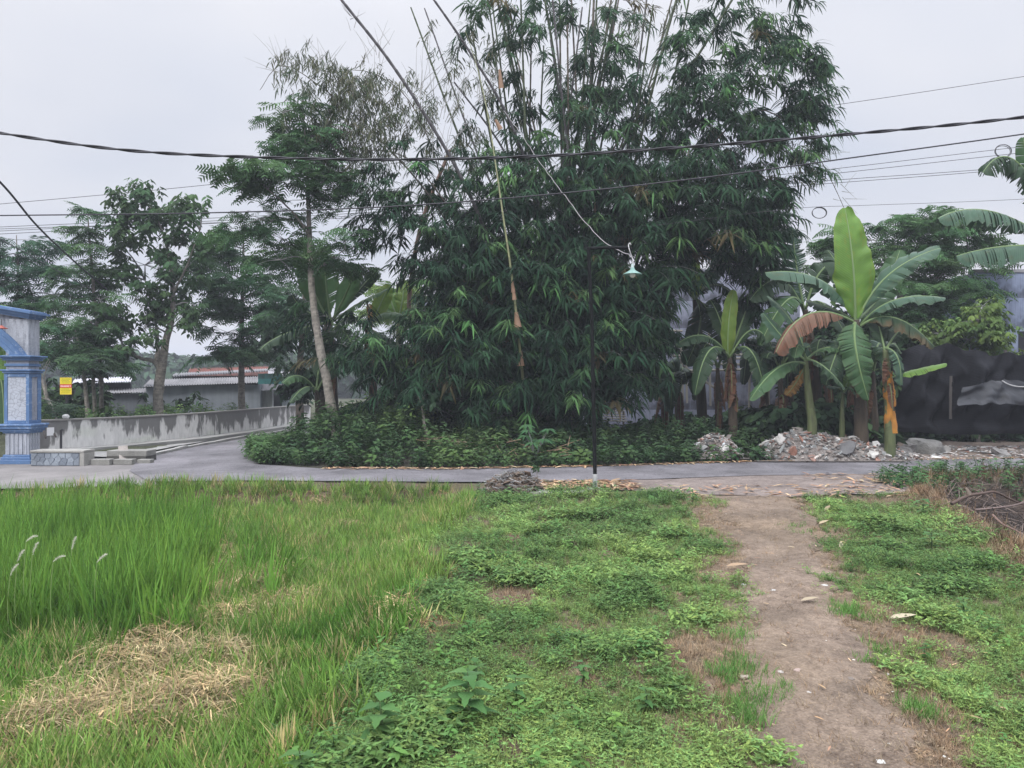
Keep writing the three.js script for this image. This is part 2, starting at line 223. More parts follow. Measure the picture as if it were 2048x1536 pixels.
// ---------------------------------------------------------------- the mildewed boundary wall along the side road
{
  const line = [[-11.95, 19.75], [-10.9, 21.4], [-9.95, 24.2], [-9.6, 27.5], [-9.35, 31], [-8.9, 34.5]], g = base('boundary_wall', 'low white plaster wall streaked with black mildew along the side road', 'wall', V(line[0][0], 0, -line[0][1]));
  const T_wall = tex(2048, 192, (u, v) => {
    const x = u * 16, y = v, drip = fbm(x * 7, y * 0.5 + 3, 61, 0, 3), reach = fbm(x * 1.3, 2, 62, 0, 4), fine = fbm(x * 22, y * 6, 63, 0, 3), blot = fbm(x * 3.2, y * 2.4, 64, 0, 4);
    const st2 = fbm(x * 5, y * 1.1, 66, 0, 4), dark = clamp(ss(0.46, 0.60, 0.42 * st2 + 0.34 * blot + 0.24 * drip + 0.22 * (fine - 0.5) + 0.34 * (y - 0.5) + 0.25 * (reach - 0.5))), foot = ss(0.16, 0.0, y + 0.2 * (blot - 0.5)) * 0.5, gr = ss(0.6, 0.75, fbm(x * 0.9, y * 1.5, 65, 0, 3)) * 0.25;
    let k = 0.66 + 0.22 * (fine - 0.5) + 0.2 * (blot - 0.5); k = lerp(k, 0.10, dark * 0.88); k = lerp(k, 0.22, foot);
    return [k * (1 - 0.1 * gr), k * (0.985 + 0.02 * gr), k * (0.96 - 0.2 * gr)];
  });
  const mw = std({ map: T_wall, bumpMap: T_wall, bumpScale: 0.006, roughness: 0.95 });
  const run = (h0, h1, off0, off1) => { const mb = new MB(); let L = 0; const rows = line.map(([x, d], k) => { const a = line[Math.max(0, k - 1)], b = line[Math.min(line.length - 1, k + 1)], l = Math.hypot(b[0] - a[0], b[1] - a[1]), nx = (b[1] - a[1]) / l, nd = -(b[0] - a[0]) / l; if (k) L += Math.hypot(x - line[k - 1][0], d - line[k - 1][1]); return { x, d, nx, nd, L }; });
    const at = (r, o, y) => V(r.x + r.nx * o, y, -(r.d + r.nd * o));
    for (let k = 0; k + 1 < rows.length; k++) { const a = rows[k], b = rows[k + 1], f = (p, q, vp, vq) => { const i = [mb.v(at(a, p[0], p[1]), a.L / 16, vp), mb.v(at(b, p[0], p[1]), b.L / 16, vp), mb.v(at(b, q[0], q[1]), b.L / 16, vq), mb.v(at(a, q[0], q[1]), a.L / 16, vq)]; mb.q(...i); };
      f([off1, h0], [off1, h1], 0, 1); f([off1, h1], [off0, h1], 0.97, 1); f([off0, h1], [off0, h0], 1, 0); }
    const r = rows[0], e = rows[rows.length - 1]; for (const s of [r, e]) { const i = [mb.v(at(s, off0, h0), 0, 0), mb.v(at(s, off1, h0), 0.01, 0), mb.v(at(s, off1, h1), 0.01, 1), mb.v(at(s, off0, h1), 0, 1)]; mb.q(...i); }
    return mb.geo(true); };
  mw.side = THREE.DoubleSide;
  part('wall', run(-0.1, 0.86, -0.08, 0.08), mw, g);
  part('coping', run(0.862, 0.9, -0.1, 0.1), std({ color: C(0.34, 0.33, 0.31), map: T_conc, side: THREE.DoubleSide }), g);
  // raised footway and open drain in front of it, part of the setting
  const Mc = std({ color: C(0.40, 0.395, 0.38), map: T_conc, bumpMap: T_soilB, bumpScale: 0.01, side: THREE.DoubleSide });
  struct('footway', run(-0.05, 0.15, 0.085, 0.62), Mc);
  struct('footway', sheet([[-11.5, 19.3], [-9.3, 18.75], [-9.42, 22], [-9.28, 25.9], [-8.85, 31], [-8.6, 33], [-9.2, 33], [-9.5, 31], [-9.75, 27.5], [-10.05, 24.2], [-10.9, 21.5], [-11.6, 20.2]], 0.06, 0.03, 69), Mc);
  const kl = [[-8.98, 18.9], [-9.12, 22], [-8.95, 26], [-8.45, 31], [-7.9, 34]], mb = new MB(); seed(70);
  for (let k = 0; k + 1 < kl.length; k++) { const n = 5; for (let s = 0; s < n; s++) { const x0 = lerp(kl[k][0], kl[k + 1][0], s / n), d0 = lerp(kl[k][1], kl[k + 1][1], s / n), x1 = lerp(kl[k][0], kl[k + 1][0], (s + 0.985) / n), d1 = lerp(kl[k][1], kl[k + 1][1], (s + 0.985) / n), a = [], y = 0.07 + R(-0.01, 0.012);
    for (const [x, d] of [[x0, d0], [x1, d1]]) for (const [o, yy] of [[-0.07, -0.04], [-0.07, y], [0.07, y], [0.07, -0.04]]) a.push(mb.v(V(x + o, yy, -d), o, d));
    mb.q(a[0], a[4], a[5], a[1]); mb.q(a[1], a[5], a[6], a[2]); mb.q(a[2], a[6], a[7], a[3]); mb.q(a[0], a[1], a[2], a[3]); mb.q(a[4], a[7], a[6], a[5]); } }
  struct('kerb', mb.geo(true), std({ color: C(0.52, 0.51, 0.49), map: T_conc, side: THREE.DoubleSide }));
  // drain pipe stub, iron brackets, paper on the wall
  const pb = base('wall_bracket', 'rusty iron bracket over the white paper on the mildewed wall', 'bracket', P(107, 868, 19.7), 'iron brackets on the wall');
  part('bracket', tgeo([P(108, 862, 19.85), P(104, 860, 19.5), P(112, 874, 19.3)], 0.022, 6), std({ color: C(0.05, 0.04, 0.035), roughness: 0.7 }), pb);
  const pb2 = base('wall_bracket', 'rusty iron bracket between the gate pillar and the white paper', 'bracket', P(92, 868, 19.6), 'iron brackets on the wall');
  part('bracket', tgeo([P(90, 858, 19.8), P(86, 860, 19.4), P(92, 876, 19.2)], 0.022, 6), std({ color: C(0.05, 0.04, 0.035), roughness: 0.7 }), pb2);
  const pipe = base('drain_pipe', 'dark upright pipe against the wall right of the gate', 'pipe', P(122, 905, 20.0));
  part('pipe', tgeo([P(122, 906, 19.72), P(122, 880, 19.72), P(122, 861, 19.72), P(126, 859, 19.72)], 0.03, 8), std({ color: C(0.045, 0.045, 0.05), roughness: 0.6 }), pipe);
  const pap = part('notice_paper', box(0.17, 0.2, 0.006), std({ color: C(0.75, 0.75, 0.76) }), scene, P(101, 863, 19.32)); pap.rotation.y = 0.99; tag(pap, 'blank white sheet of paper fixed to the wall beside the gate', 'paper');
  seed(71); { const g0 = new THREE.IcosahedronGeometry(0.09, 1), p = g0.attributes.position; for (let i = 0; i < p.count; i++) { const k = 1 + 0.3 * (hash(Math.round(p.getX(i) * 99), Math.round(p.getY(i) * 99), Math.round(p.getZ(i) * 99)) - 0.5); p.setXYZ(i, p.getX(i) * k, p.getY(i) * k * 0.8, p.getZ(i) * k); } g0.computeVertexNormals();
    tag(part('plaster_lump', g0, std({ color: C(0.5, 0.5, 0.5) }), scene, V(-11.55, 0.95, -20.38)), 'white lump of plaster on top of the mildewed wall', 'lump'); }
}
// ---------------------------------------------------------------- blue gateway
{
  const k = 17.7 / FPX, X = (px) => (px - 1024) * k, Y = (py) => EYE - (py - HZ) * k, z0 = -17.7, g = base('village_gate', 'blue and grey plaster gateway with an arch, cut off by the left edge', 'gate', V(X(33), 0, z0));
  const T_g = tex(512, 512, (u, v) => { const a = fbm(u * 5, v * 5, 81, 5, 5), d = fbm(u * 24, v * 3, 82, 3, 3), b = fbm(u * 60, v * 60, 83, 60, 2); return grey(0.72 + 0.42 * (a - 0.5) + 0.3 * (b - 0.5) - 0.3 * ss(0.55, 0.75, d * 0.6 + a * 0.4)); }, false, [0.8, 0.8]);
  const T_blue = tex(512, 512, (u, v) => { const a = fbm(u * 6, v * 6, 84, 6, 5), c = fbm(u * 30, v * 30, 85, 30, 3), w = ss(0.60, 0.68, 0.6 * c + 0.4 * a); return [lerp(0.085, 0.3, w * 0.5) * (0.7 + 0.6 * a), lerp(0.165, 0.36, w * 0.5) * (0.7 + 0.6 * a), lerp(0.32, 0.46, w * 0.5) * (0.7 + 0.6 * a)]; }, false, [0.9, 0.9]);
  const cell = []; seed(80); for (let i = 0; i < 60; i++) cell.push([rnd(), rnd() * 3]);
  const T_crack = tex(128, 384, (u, v) => { let m1 = 9, m2 = 9; for (const [x, y] of cell) { const q = Math.hypot(x - u, y - v * 3); if (q < m1) { m2 = m1; m1 = q; } else if (q < m2) m2 = q; } const e = ss(0.0, 0.045, m2 - m1); return grey(0.62 + 0.25 * e - 0.2 * fbm(u * 9, v * 20, 86, 0, 3)); });
  const mGrey = std({ color: C(0.36, 0.385, 0.46), map: T_g, bumpMap: T_g, bumpScale: 0.006 }), mWhite = std({ color: C(0.46, 0.49, 0.56), map: T_g, bumpMap: T_g, bumpScale: 0.006 }), mBlue = std({ map: T_blue, bumpMap: T_blue, bumpScale: 0.003, roughness: 0.6 }), mCrack = std({ color: C(0.52, 0.56, 0.64), map: T_crack, bumpMap: T_crack, bumpScale: 0.012 });
  const W = X(58) - X(8), D = 0.46, pc = [X(33), X(33) - (X(-115) - X(33)) * -2];
  const band = (w, d, y0, y1, r = 0.012) => box(w, y1 - y0, d, 0, (y0 + y1) / 2, 0, r);
  for (const cx of pc) {
    const p = new THREE.Group(); p.name = 'pillar'; p.position.set(cx - X(33), 0, -D / 2); g.add(p);
    const add = (n, geos, m) => { const q = shad(new THREE.Mesh(mergeAll(geos), m)); q.name = n; p.add(q); };
    add('plinth', [band(W + 0.16, D + 0.16, 0, 0.1), band(W + 0.1, D + 0.1, 0.101, 0.16), band(W + 0.04, D + 0.04, 0.161, 0.21)], mBlue);
    const fl = [band(W - 0.03, D - 0.03, 0.2, 0.7)]; for (let i = 0; i < 5; i++) fl.push(box(0.07, 0.48, 0.03, -W / 2 + 0.09 + i * (W - 0.18) / 4, 0.455, D / 2 - 0.012, 0.008)); for (let i = 0; i < 4; i++) for (const s of [-1, 1]) fl.push(box(0.03, 0.48, 0.07, s * (W / 2 - 0.012), 0.455, -D / 2 + 0.09 + i * (D - 0.18) / 3, 0.008));
    add('fluted_base', fl, mWhite);
    add('moulding', [band(W + 0.05, D + 0.05, 0.69, 0.73), band(W + 0.12, D + 0.12, 0.731, 0.79), band(W + 0.2, D + 0.2, 0.791, 0.85), band(W + 0.24, D + 0.24, 0.851, 0.9)], mBlue);
    add('shaft', [band(W - 0.05, D - 0.05, 0.89, 2.42)], mGrey);
    const fr = []; for (const s of [-1, 1]) { fr.push(box(0.075, 1.14, 0.05, s * (W / 2 - 0.035), 1.47, D / 2 - 0.025, 0.006), box(0.075, 1.14, 0.05, s * (W / 2 - 0.035), 1.47, -D / 2 + 0.025, 0.006)); fr.push(box(0.05, 1.14, 0.06, s * (W / 2 - 0.024), 1.47, D / 2 - 0.083, 0.006), box(0.05, 1.14, 0.06, s * (W / 2 - 0.024), 1.47, -D / 2 + 0.083, 0.006)); }
    for (const y of [0.94, 2.0]) fr.push(box(W - 0.149, 0.08, 0.05, 0, y, D / 2 - 0.025, 0.006), box(0.05, 0.08, D - 0.228, W / 2 - 0.024, y, 0, 0.006), box(0.05, 0.08, D - 0.228, -W / 2 + 0.024, y, 0, 0.006));
    add('panel_frame', fr, mBlue);
    const pn = new THREE.PlaneGeometry(W - 0.15, 0.98).translate(0, 1.47, D / 2 - 0.018); add('crazed_panel', [pn, new THREE.PlaneGeometry(W - 0.15, 0.98).rotateY(Math.PI).translate(0, 1.47, -D / 2 + 0.018)], mCrack);
    add('capital', [band(W + 0.06, D + 0.06, 2.045, 2.09), band(W + 0.12, D + 0.12, 2.091, 2.13), band(W, D, 2.2, 2.26), band(W + 0.06, D + 0.06, 2.33, 2.37), band(W + 0.13, D + 0.13, 2.371, 2.405), band(W + 0.2, D + 0.2, 2.406, 2.44)], mBlue);
    add('upper_block', [band(W - 0.05, D - 0.04, 2.441, 3.27, 0.004)], mWhite);
  }
  // beam over the arch
  const ax = X(-115), ay = Y(826), ro = 2.28, xr = X(33) + W / 2 - 0.03, xl = 2 * ax - xr, top = (x) => 3.27 + 0.17 * (Math.abs(xr - ax) - Math.abs(x - ax));
  const s = new THREE.Shape(), yb = 2.42, hx = Math.sqrt(ro * ro - (yb - ay) ** 2); s.moveTo(xr - 0.24, yb); s.lineTo(xr - 0.24, top(xr - 0.24)); s.lineTo(ax, top(ax)); s.lineTo(xl + 0.24, top(xl + 0.24)); s.lineTo(xl + 0.24, yb); s.lineTo(ax - hx, yb);
  const a0 = Math.asin((yb - ay) / ro); for (let i = 0; i <= 24; i++) { const a = Math.PI - a0 - i / 24 * (Math.PI - 2 * a0); s.lineTo(ax + ro * Math.cos(a), ay + ro * Math.sin(a)); }
  part('beam_wall', new THREE.ExtrudeGeometry(s, { depth: 0.3, bevelEnabled: false }).translate(0, 0, z0 - 0.36), mGrey, g);
  const arcs = []; for (const [r0, r1, dz] of [[2.0, 2.1, 0.5], [2.1, 2.2, 0.46], [2.2, 2.3, 0.42]]) { const q = new THREE.Shape(), b0 = Math.asin((2.43 - ay) / r1); for (let i = 0; i <= 32; i++) { const a = b0 + i / 32 * (Math.PI - 2 * b0); q[i ? 'lineTo' : 'moveTo'](ax + r1 * Math.cos(a), ay + r1 * Math.sin(a)); } for (let i = 32; i >= 0; i--) { const a = b0 + i / 32 * (Math.PI - 2 * b0); q.lineTo(ax + r0 * Math.cos(a), ay + r0 * Math.sin(a)); } arcs.push(new THREE.ExtrudeGeometry(q, { depth: dz, bevelEnabled: false }).translate(0, 0, z0 - 0.21 - dz / 2)); }
  part('arch_ring', mergeAll(arcs), mBlue, g);
  const cor = []; for (const [o, h0, h1] of [[0.04, 0.0, 0.055], [0.09, 0.056, 0.12], [0.15, 0.121, 0.17], [0.1, 0.171, 0.19]]) for (const sgn of [-1, 1]) { const q = new THREE.Shape(), e = sgn > 0 ? xr + o : xl - o; const pts = [[e, top(e) + h0], [e, top(e) + h1], [ax, top(ax) + h1], [ax, top(ax) + h0]]; pts.forEach(([x, y], i) => q[i ? 'lineTo' : 'moveTo'](x, y)); cor.push(new THREE.ExtrudeGeometry(q, { depth: D + 2 * o, bevelEnabled: false }).translate(0, 0, z0 - D - o)); }
  part('cornice', mergeAll(cor), mBlue, g);
  const lamp = base('gate_lamp', 'small red lamp shade hanging under the gateway beam at the left edge', 'lamp', P(4, 657, 17.3));
  part('shade', new THREE.LatheGeometry([[0.015, 0.07], [0.03, 0.06], [0.06, 0.03], [0.13, 0], [0.125, -0.004]].map(([x, y]) => new THREE.Vector2(x, y)), 20).translate(...P(3, 657, 17.3).toArray()), std({ color: C(0.28, 0.06, 0.035), side: THREE.DoubleSide, roughness: 0.5 }), lamp);
  part('stem', tgeo([P(3, 651, 17.3), P(3, 640, 17.3), P(3, 638, 17.7)], 0.012, 6), M.wire, lamp);
}
// ---------------------------------------------------------------- stone bench, steps beside the gate
function clipCell(poly, a, b) { const o = [], mx = (a[0] + b[0]) / 2, my = (a[1] + b[1]) / 2, nx = b[0] - a[0], ny = b[1] - a[1], f = (p) => (p[0] - mx) * nx + (p[1] - my) * ny; for (let i = 0; i < poly.length; i++) { const p = poly[i], q = poly[(i + 1) % poly.length], fp = f(p), fq = f(q); if (fp <= 0) o.push(p); if (fp * fq < 0) { const t = fp / (fp - fq); o.push([lerp(p[0], q[0], t), lerp(p[1], q[1], t)]); } } return o; }
{
  const z = -17.25, k = 17.25 / FPX, x0 = (60 - 1024) * k, x1 = (168 - 1024) * k, H = 0.32, L = x1 - x0 - 0.1, g = base('stone_bench', 'low bench of grey river stones with a concrete top beside the blue gate', 'bench', V(x0, 0, z));
  const mC = std({ color: C(0.46, 0.45, 0.42), map: T_conc, bumpMap: T_soilB, bumpScale: 0.006 });
  part('core', box(L, H - 0.03, 0.36, L / 2, (H - 0.03) / 2, -0.22), std({ color: C(0.08, 0.085, 0.1), map: T_conc }), g, V(0, 0, 0));
  part('top_slab', box(L + 0.1, 0.05, 0.46, (L + 0.1) / 2, H, -0.22, 0.01), mC, g, V(0, 0, 0));
  part('end_post', box(0.1, H - 0.03, 0.44, L + 0.05, (H - 0.03) / 2, -0.22, 0.008), mC, g, V(0, 0, 0));
  seed(90); const pts = []; for (let j = 0; j < 3; j++) for (let i = 0; i < 7; i++) pts.push([(i + 0.5 + (j % 2) * 0.35 + R(-0.25, 0.25)) * L / 7, (j + 0.5 + R(-0.25, 0.25)) * (H - 0.04) / 3]);
  const mats = [0, 1, 2].map((i) => std({ color: C(0.26 + 0.07 * i, 0.3 + 0.075 * i, 0.36 + 0.08 * i), map: T_conc, bumpMap: T_soilB, bumpScale: 0.01 }));
  for (const p of pts) { let poly = [[0.01, 0.01], [L - 0.01, 0.01], [L - 0.01, H - 0.04], [0.01, H - 0.04]]; for (const q of pts) if (q !== p) poly = clipCell(poly, p, q); if (poly.length < 3) continue; const cx = poly.reduce((a, b) => a + b[0], 0) / poly.length, cy = poly.reduce((a, b) => a + b[1], 0) / poly.length, s = new THREE.Shape(poly.map(([x, y]) => new THREE.Vector2(lerp(cx, x, 0.84), lerp(cy, y, 0.84))));
    part('stone', new THREE.ExtrudeGeometry(s, { depth: 0.03, bevelEnabled: true, bevelSize: 0.012, bevelThickness: 0.018, bevelSegments: 1 }).translate(0, 0, -0.05), pick(mats), g, V(0, 0, 0)); }
  // steps of concrete blocks
  const st = base('concrete_steps', 'two low concrete steps of loose blocks right of the stone bench', 'steps', V((215 - 1024) * k, 0, -17.6));
  const mS = std({ color: C(0.34, 0.335, 0.31), map: T_conc, bumpMap: T_soilB, bumpScale: 0.01 });
  part('upper_step', box(0.92, 0.13, 0.5, 0, 0.2, -0.75, 0.012), mS, st, V(0, 0, 0)); part('step_bed', box(0.9, 0.14, 0.55, 0, 0.065, -0.75), std({ color: C(0.1, 0.095, 0.085), map: T_conc }), st, V(0, 0, 0));
  part('block', box(0.42, 0.13, 0.22, -0.25, 0.068, 0.08, 0.012), mS, st, V(0, 0, 0)); part('block', box(0.42, 0.12, 0.22, 0.2, 0.062, -0.02, 0.012), mS, st, V(0, 0, 0)); part('block', box(0.3, 0.1, 0.2, 0.58, 0.05, -0.2, 0.012), mS, st, V(0, 0, 0));
  const bd = part('leaning_board', box(0.2, 0.42, 0.03, 0, 0, 0, 0.004), std({ color: C(0.42, 0.38, 0.35), map: T_conc }), scene, P(247, 905, 18.2)); bd.rotation.set(-0.9, 0.25, 0.42); tag(bd, 'pale board leaning on the end of the concrete steps', 'board');
}
// ---------------------------------------------------------------- buildings
const T_stain = tex(1024, 512, (u, v) => { const a = fbm(u * 6, v * 4, 101, 0, 5), d = fbm(u * 40, v * 1.5, 102, 0, 3), low = ss(0.55, 0.1, v + 0.5 * (a - 0.5)); return grey(clamp(0.75 + 0.6 * (a - 0.5) + 0.25 * (d - 0.5) - 0.35 * low)); });
const wallQuad = (a, b, y0, y1, th = 0.15) => { // an upright wall slab between plan points a and b ([x, d])
  const l = Math.hypot(b[0] - a[0], b[1] - a[1]), g = new THREE.BoxGeometry(l, y1 - y0, th), uv = g.attributes.uv; void uv; g.rotateY(Math.atan2(b[1] - a[1], b[0] - a[0])); return g.translate((a[0] + b[0]) / 2, (y0 + y1) / 2, -(a[1] + b[1]) / 2); };
function corrugated(p00, p10, p01, p11, waves, amp, th = 0.012) { // sheet roof between four corners, waves across p0->p1
  const mb = new MB(), n = waves * 4, nrm = p10.clone().sub(p00).cross(p01.clone().sub(p00)).normalize(); if (nrm.y < 0) nrm.negate();
  const rows = [p00, p01].map((a, j) => { const b = j ? p11 : p10, r = []; for (let i = 0; i <= n; i++) r.push(mb.v(a.clone().lerp(b, i / n).addScaledVector(nrm, amp * Math.sin(i / 4 * 2 * Math.PI)), i / n * waves * 0.1, j)); return r; });
  const rows2 = [p00, p01].map((a, j) => { const b = j ? p11 : p10, r = []; for (let i = 0; i <= n; i++) r.push(mb.v(a.clone().lerp(b, i / n).addScaledVector(nrm, amp * Math.sin(i / 4 * 2 * Math.PI) - th), i / n * waves * 0.1, j)); return r; });
  for (let i = 0; i < n; i++) { mb.q(rows[0][i], rows[0][i + 1], rows[1][i + 1], rows[1][i]); mb.q(rows2[0][i], rows2[1][i], rows2[1][i + 1], rows2[0][i + 1]); mb.q(rows[0][i], rows2[0][i], rows2[0][i + 1], rows[0][i + 1]); mb.q(rows[1][i], rows[1][i + 1], rows2[1][i + 1], rows2[1][i]); }
  return mb.geo();
}
{
  const d = 33, A = (px, dd = d) => [(px - 1024) / FPX * dd, dd], y = (py, dd = d) => EYE - (py - HZ) / FPX * dd;
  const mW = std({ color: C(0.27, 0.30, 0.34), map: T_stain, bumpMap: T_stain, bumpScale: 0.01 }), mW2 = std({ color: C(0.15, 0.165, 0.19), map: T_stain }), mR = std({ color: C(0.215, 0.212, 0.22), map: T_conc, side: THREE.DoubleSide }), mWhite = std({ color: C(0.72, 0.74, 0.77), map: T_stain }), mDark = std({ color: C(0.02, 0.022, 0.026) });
  const g = base('grey_shed', 'long low grey cement shed with a sheet roof beyond the mildewed wall', 'shed', V(A(400)[0], 0, -d));
  part('wall', wallQuad(A(293), A(521, 34), -0.2, y(769)), mW, g);
  part('side_wall', wallQuad(A(521, 34), A(520, 40), -0.2, y(764)), mW, g);
  part('low_wall', wallQuad(A(196, 34.2), A(298, 34.2), -0.2, y(787, 34.2)), mW2, g);
  part('roof', corrugated(P(286, 773, 32.6), P(519, 765, 33.6), P(300, 759, 36.5), P(519, 753, 37), 46, 0.025), mR, g);
  part('low_roof', corrugated(P(192, 787, 33.8), P(299, 784, 33.8), P(195, 779, 36), P(299, 776, 36), 20, 0.025), mR, g);
  const h = base('open_shed', 'dark open shed under a corrugated roof behind the long grey shed', 'shed', V(A(450, 39)[0], 0, -39));
  part('roof', corrugated(P(344, 752, 39), P(548, 741, 39), P(352, 747, 43), P(556, 737, 43), 40, 0.05), std({ color: C(0.17, 0.17, 0.18), roughness: 0.6, side: THREE.DoubleSide }), h);
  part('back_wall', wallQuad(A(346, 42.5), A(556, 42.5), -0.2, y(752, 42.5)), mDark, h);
  for (const px of [349, 385, 430, 480, 545]) part('post', box(0.09, 2.1, 0.09).translate(A(px, 39.2)[0], 1.0, -39.2), mDark, h);
  part('rail', box(A(545, 39.2)[0] - A(349, 39.2)[0], 0.05, 0.05).translate((A(545, 39.2)[0] + A(349, 39.2)[0]) / 2, y(757, 39.2), -39.2), mDark, h);
  const e = base('small_shop', 'small white walled shop with a dark doorway and a green board above', 'shop', V(A(545, 34.5)[0], 0, -34.5));
  part('wall', wallQuad(A(523, 34.6), A(546, 34.6), -0.2, y(780, 34.6)), mWhite, e); part('wall', wallQuad(A(565, 34.6), A(600, 34.6), -0.2, y(783, 34.6)), std({ color: C(0.6, 0.66, 0.76), map: T_stain }), e);
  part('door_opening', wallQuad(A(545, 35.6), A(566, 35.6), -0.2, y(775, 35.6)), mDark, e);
  part('awning', corrugated(P(522, 781, 33.7), P(586, 779, 33.7), P(525, 768, 35), P(586, 768, 35), 8, 0.01), std({ color: C(0.05, 0.05, 0.055), side: THREE.DoubleSide }), e);
  part('board', box(1.0, 0.44, 0.05).translate(A(540, 33.5)[0], y(757.5, 33.5), -33.5), std({ color: C(0.03, 0.17, 0.17), map: T_stain, roughness: 0.6 }), e);
  part('roof', corrugated(P(536, 748, 36), P(605, 752, 36), P(536, 741, 39), P(605, 746, 39), 14, 0.025), std({ color: C(0.26, 0.26, 0.28), side: THREE.DoubleSide }), e);
  const r = base('tiled_house', 'house with a red tiled roof standing behind the low sheds', 'house', V(A(450, 50)[0], 0, -50));
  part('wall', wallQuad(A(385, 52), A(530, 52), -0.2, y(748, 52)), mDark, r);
  part('roof', corrugated(P(372, 753, 48.5), P(545, 750, 48.5), P(380, 737, 53), P(536, 733, 53), 60, 0.05, 0.03), std({ color: C(0.24, 0.085, 0.06), map: T_stain, side: THREE.DoubleSide }), r);
  part('back_roof', corrugated(P(380, 737, 53), P(536, 733, 53), P(372, 758, 58), P(545, 755, 58), 60, 0.05, 0.03), std({ color: C(0.24, 0.085, 0.06), map: T_stain, side: THREE.DoubleSide }), r);
  const w = base('white_lean_to', 'pale sheet roofed lean-to behind the sapling trunks at the left', 'shed', V(A(205, 36)[0], 0, -36));
  part('roof', corrugated(P(142, 767, 35), P(262, 763, 35), P(150, 758, 38), P(266, 753, 38), 24, 0.025), std({ color: C(0.4, 0.4, 0.43), side: THREE.DoubleSide }), w);
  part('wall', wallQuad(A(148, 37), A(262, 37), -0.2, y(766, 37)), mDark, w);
}
{ // the big bluish house behind the bamboo
  const d = 29, X = (px, dd = d) => (px - 1024) / FPX * dd, y = (py, dd = d) => EYE - (py - HZ) / FPX * dd, g = base('grey_house', 'tall bluish grey plastered house wall behind the bamboo and banana plants', 'house', V(X(1400), 0, -d));
  const m = std({ color: C(0.40, 0.425, 0.55), map: T_stain, bumpMap: T_stain, bumpScale: 0.008 });
  part('wall', box(X(1600) - X(1180), y(545) + 0.2, 0.25).translate((X(1600) + X(1180)) / 2, (y(545) - 0.2) / 2, -d - 0.13), m, g);
  part('side_wall', box(0.25, y(545) + 0.2, 5).translate(X(1180) + 0.13, (y(545) - 0.2) / 2, -d - 2.78), m, g); part('side_wall', box(0.25, y(545) + 0.2, 5).translate(X(1600) - 0.13, (y(545) - 0.2) / 2, -d - 2.78), m, g);
  part('parapet', box(X(1600) - X(1180) + 0.1, 0.12, 0.35).translate((X(1600) + X(1180)) / 2, y(545) + 0.062, -d - 0.13), std({ color: C(0.45, 0.47, 0.55), map: T_conc }), g);
  const vent = new THREE.Group(); vent.name = 'window'; vent.position.set(X(1340) - g.position.x, y(690), 0.02); g.add(vent); const mV = std({ color: C(0.52, 0.53, 0.56), map: T_conc });
  { const q = shad(new THREE.Mesh(box(1.2, 0.5, 0.02), std({ color: C(0.03, 0.03, 0.035) }))); q.name = 'opening'; vent.add(q); }
  for (let i = 0; i < 3; i++) { const gs = []; for (const a of [0, 1, 2, 3]) gs.push(box(0.34, 0.035, 0.05, 0, 0.16, 0).rotateZ(a * Math.PI / 2).rotateZ(Math.PI / 4)); gs.push(box(0.3, 0.03, 0.045), box(0.03, 0.14, 0.045, 0, 0.085, 0), box(0.03, 0.14, 0.045, 0, -0.085, 0)); const q = shad(new THREE.Mesh(mergeAll(gs), mV)); q.name = 'breeze_block'; q.position.set(-0.4 + i * 0.4, 0, 0.04); q.scale.setScalar(0.85); vent.add(q); }
  const b = base('far_roof', 'flat grey roof edge showing between the banana leaves and the bamboo', 'house', V(X(850, 36), 0, -36));
  part('wall', box(2.6, y(612, 36), 3).translate(X(880, 36), y(612, 36) / 2, -37.6), std({ color: C(0.34, 0.35, 0.38), map: T_stain }), b); part('roof', box(2.9, 0.16, 3.3).translate(X(880, 36), y(608, 36), -37.6), std({ color: C(0.3, 0.34, 0.42), map: T_conc }), b);
  const d2 = 26, h = base('blue_grey_house', 'blue grey house wall at the right edge behind the yellow green bush', 'house', V(X(2060, d2), 0, -d2));
  part('wall', box(6, y(545, d2) + 0.2, 0.25).translate(X(1950, d2) + 3, (y(545, d2) - 0.2) / 2, -d2 - 0.13), std({ color: C(0.25, 0.30, 0.43), map: T_stain, bumpMap: T_stain, bumpScale: 0.008 }), h);
  part('side_wall', box(0.25, y(545, d2) + 0.2, 5).translate(X(1950, d2) + 0.13, (y(545, d2) - 0.2) / 2, -d2 - 2.78), std({ color: C(0.25, 0.30, 0.43), map: T_stain }), h);
  part('parapet', box(6.1, 0.1, 0.33).translate(X(1950, d2) + 3, y(545, d2) + 0.052, -d2 - 0.13), std({ color: C(0.36, 0.37, 0.40), map: T_conc }), h);
  part('window_opening', box(0.5, 0.9, 0.03).translate(X(2052, d2), y(690, d2), -d2 + 0.012), std({ color: C(0.015, 0.017, 0.022) }), h);
  // bamboo scaffold in front of the tall grey wall
  const s = base('bamboo_scaffold', 'pale bamboo scaffold poles against the tall grey house wall', 'scaffold', V(X(1450, 28.5), 0, -28.5)), mP = std({ color: C(0.30, 0.28, 0.24), roughness: 0.7 }); seed(110);
  for (const [a, c, e, f] of [[1362, 690, 1366, 800], [1372, 700, 1374, 806], [1418, 660, 1421, 812], [1500, 690, 1498, 815], [1535, 680, 1538, 815], [1340, 662, 1365, 662], [1345, 712, 1560, 708], [1350, 718, 1560, 716], [1350, 726, 1540, 730], [1350, 742, 1540, 738], [1360, 728, 1450, 790], [1460, 660, 1545, 720], [1500, 745, 1560, 770], [1560, 672, 1660, 690], [1565, 690, 1660, 684], [1640, 670, 1650, 760]]) part('pole', tgeo([P(a, c, 28.5 + R(-0.2, 0.2)), P((a + e) / 2, (c + f) / 2, 28.5), P(e, f, 28.5 + R(-0.2, 0.2))], [0.05, 0.045, 0.04], 6), mP, s);
}
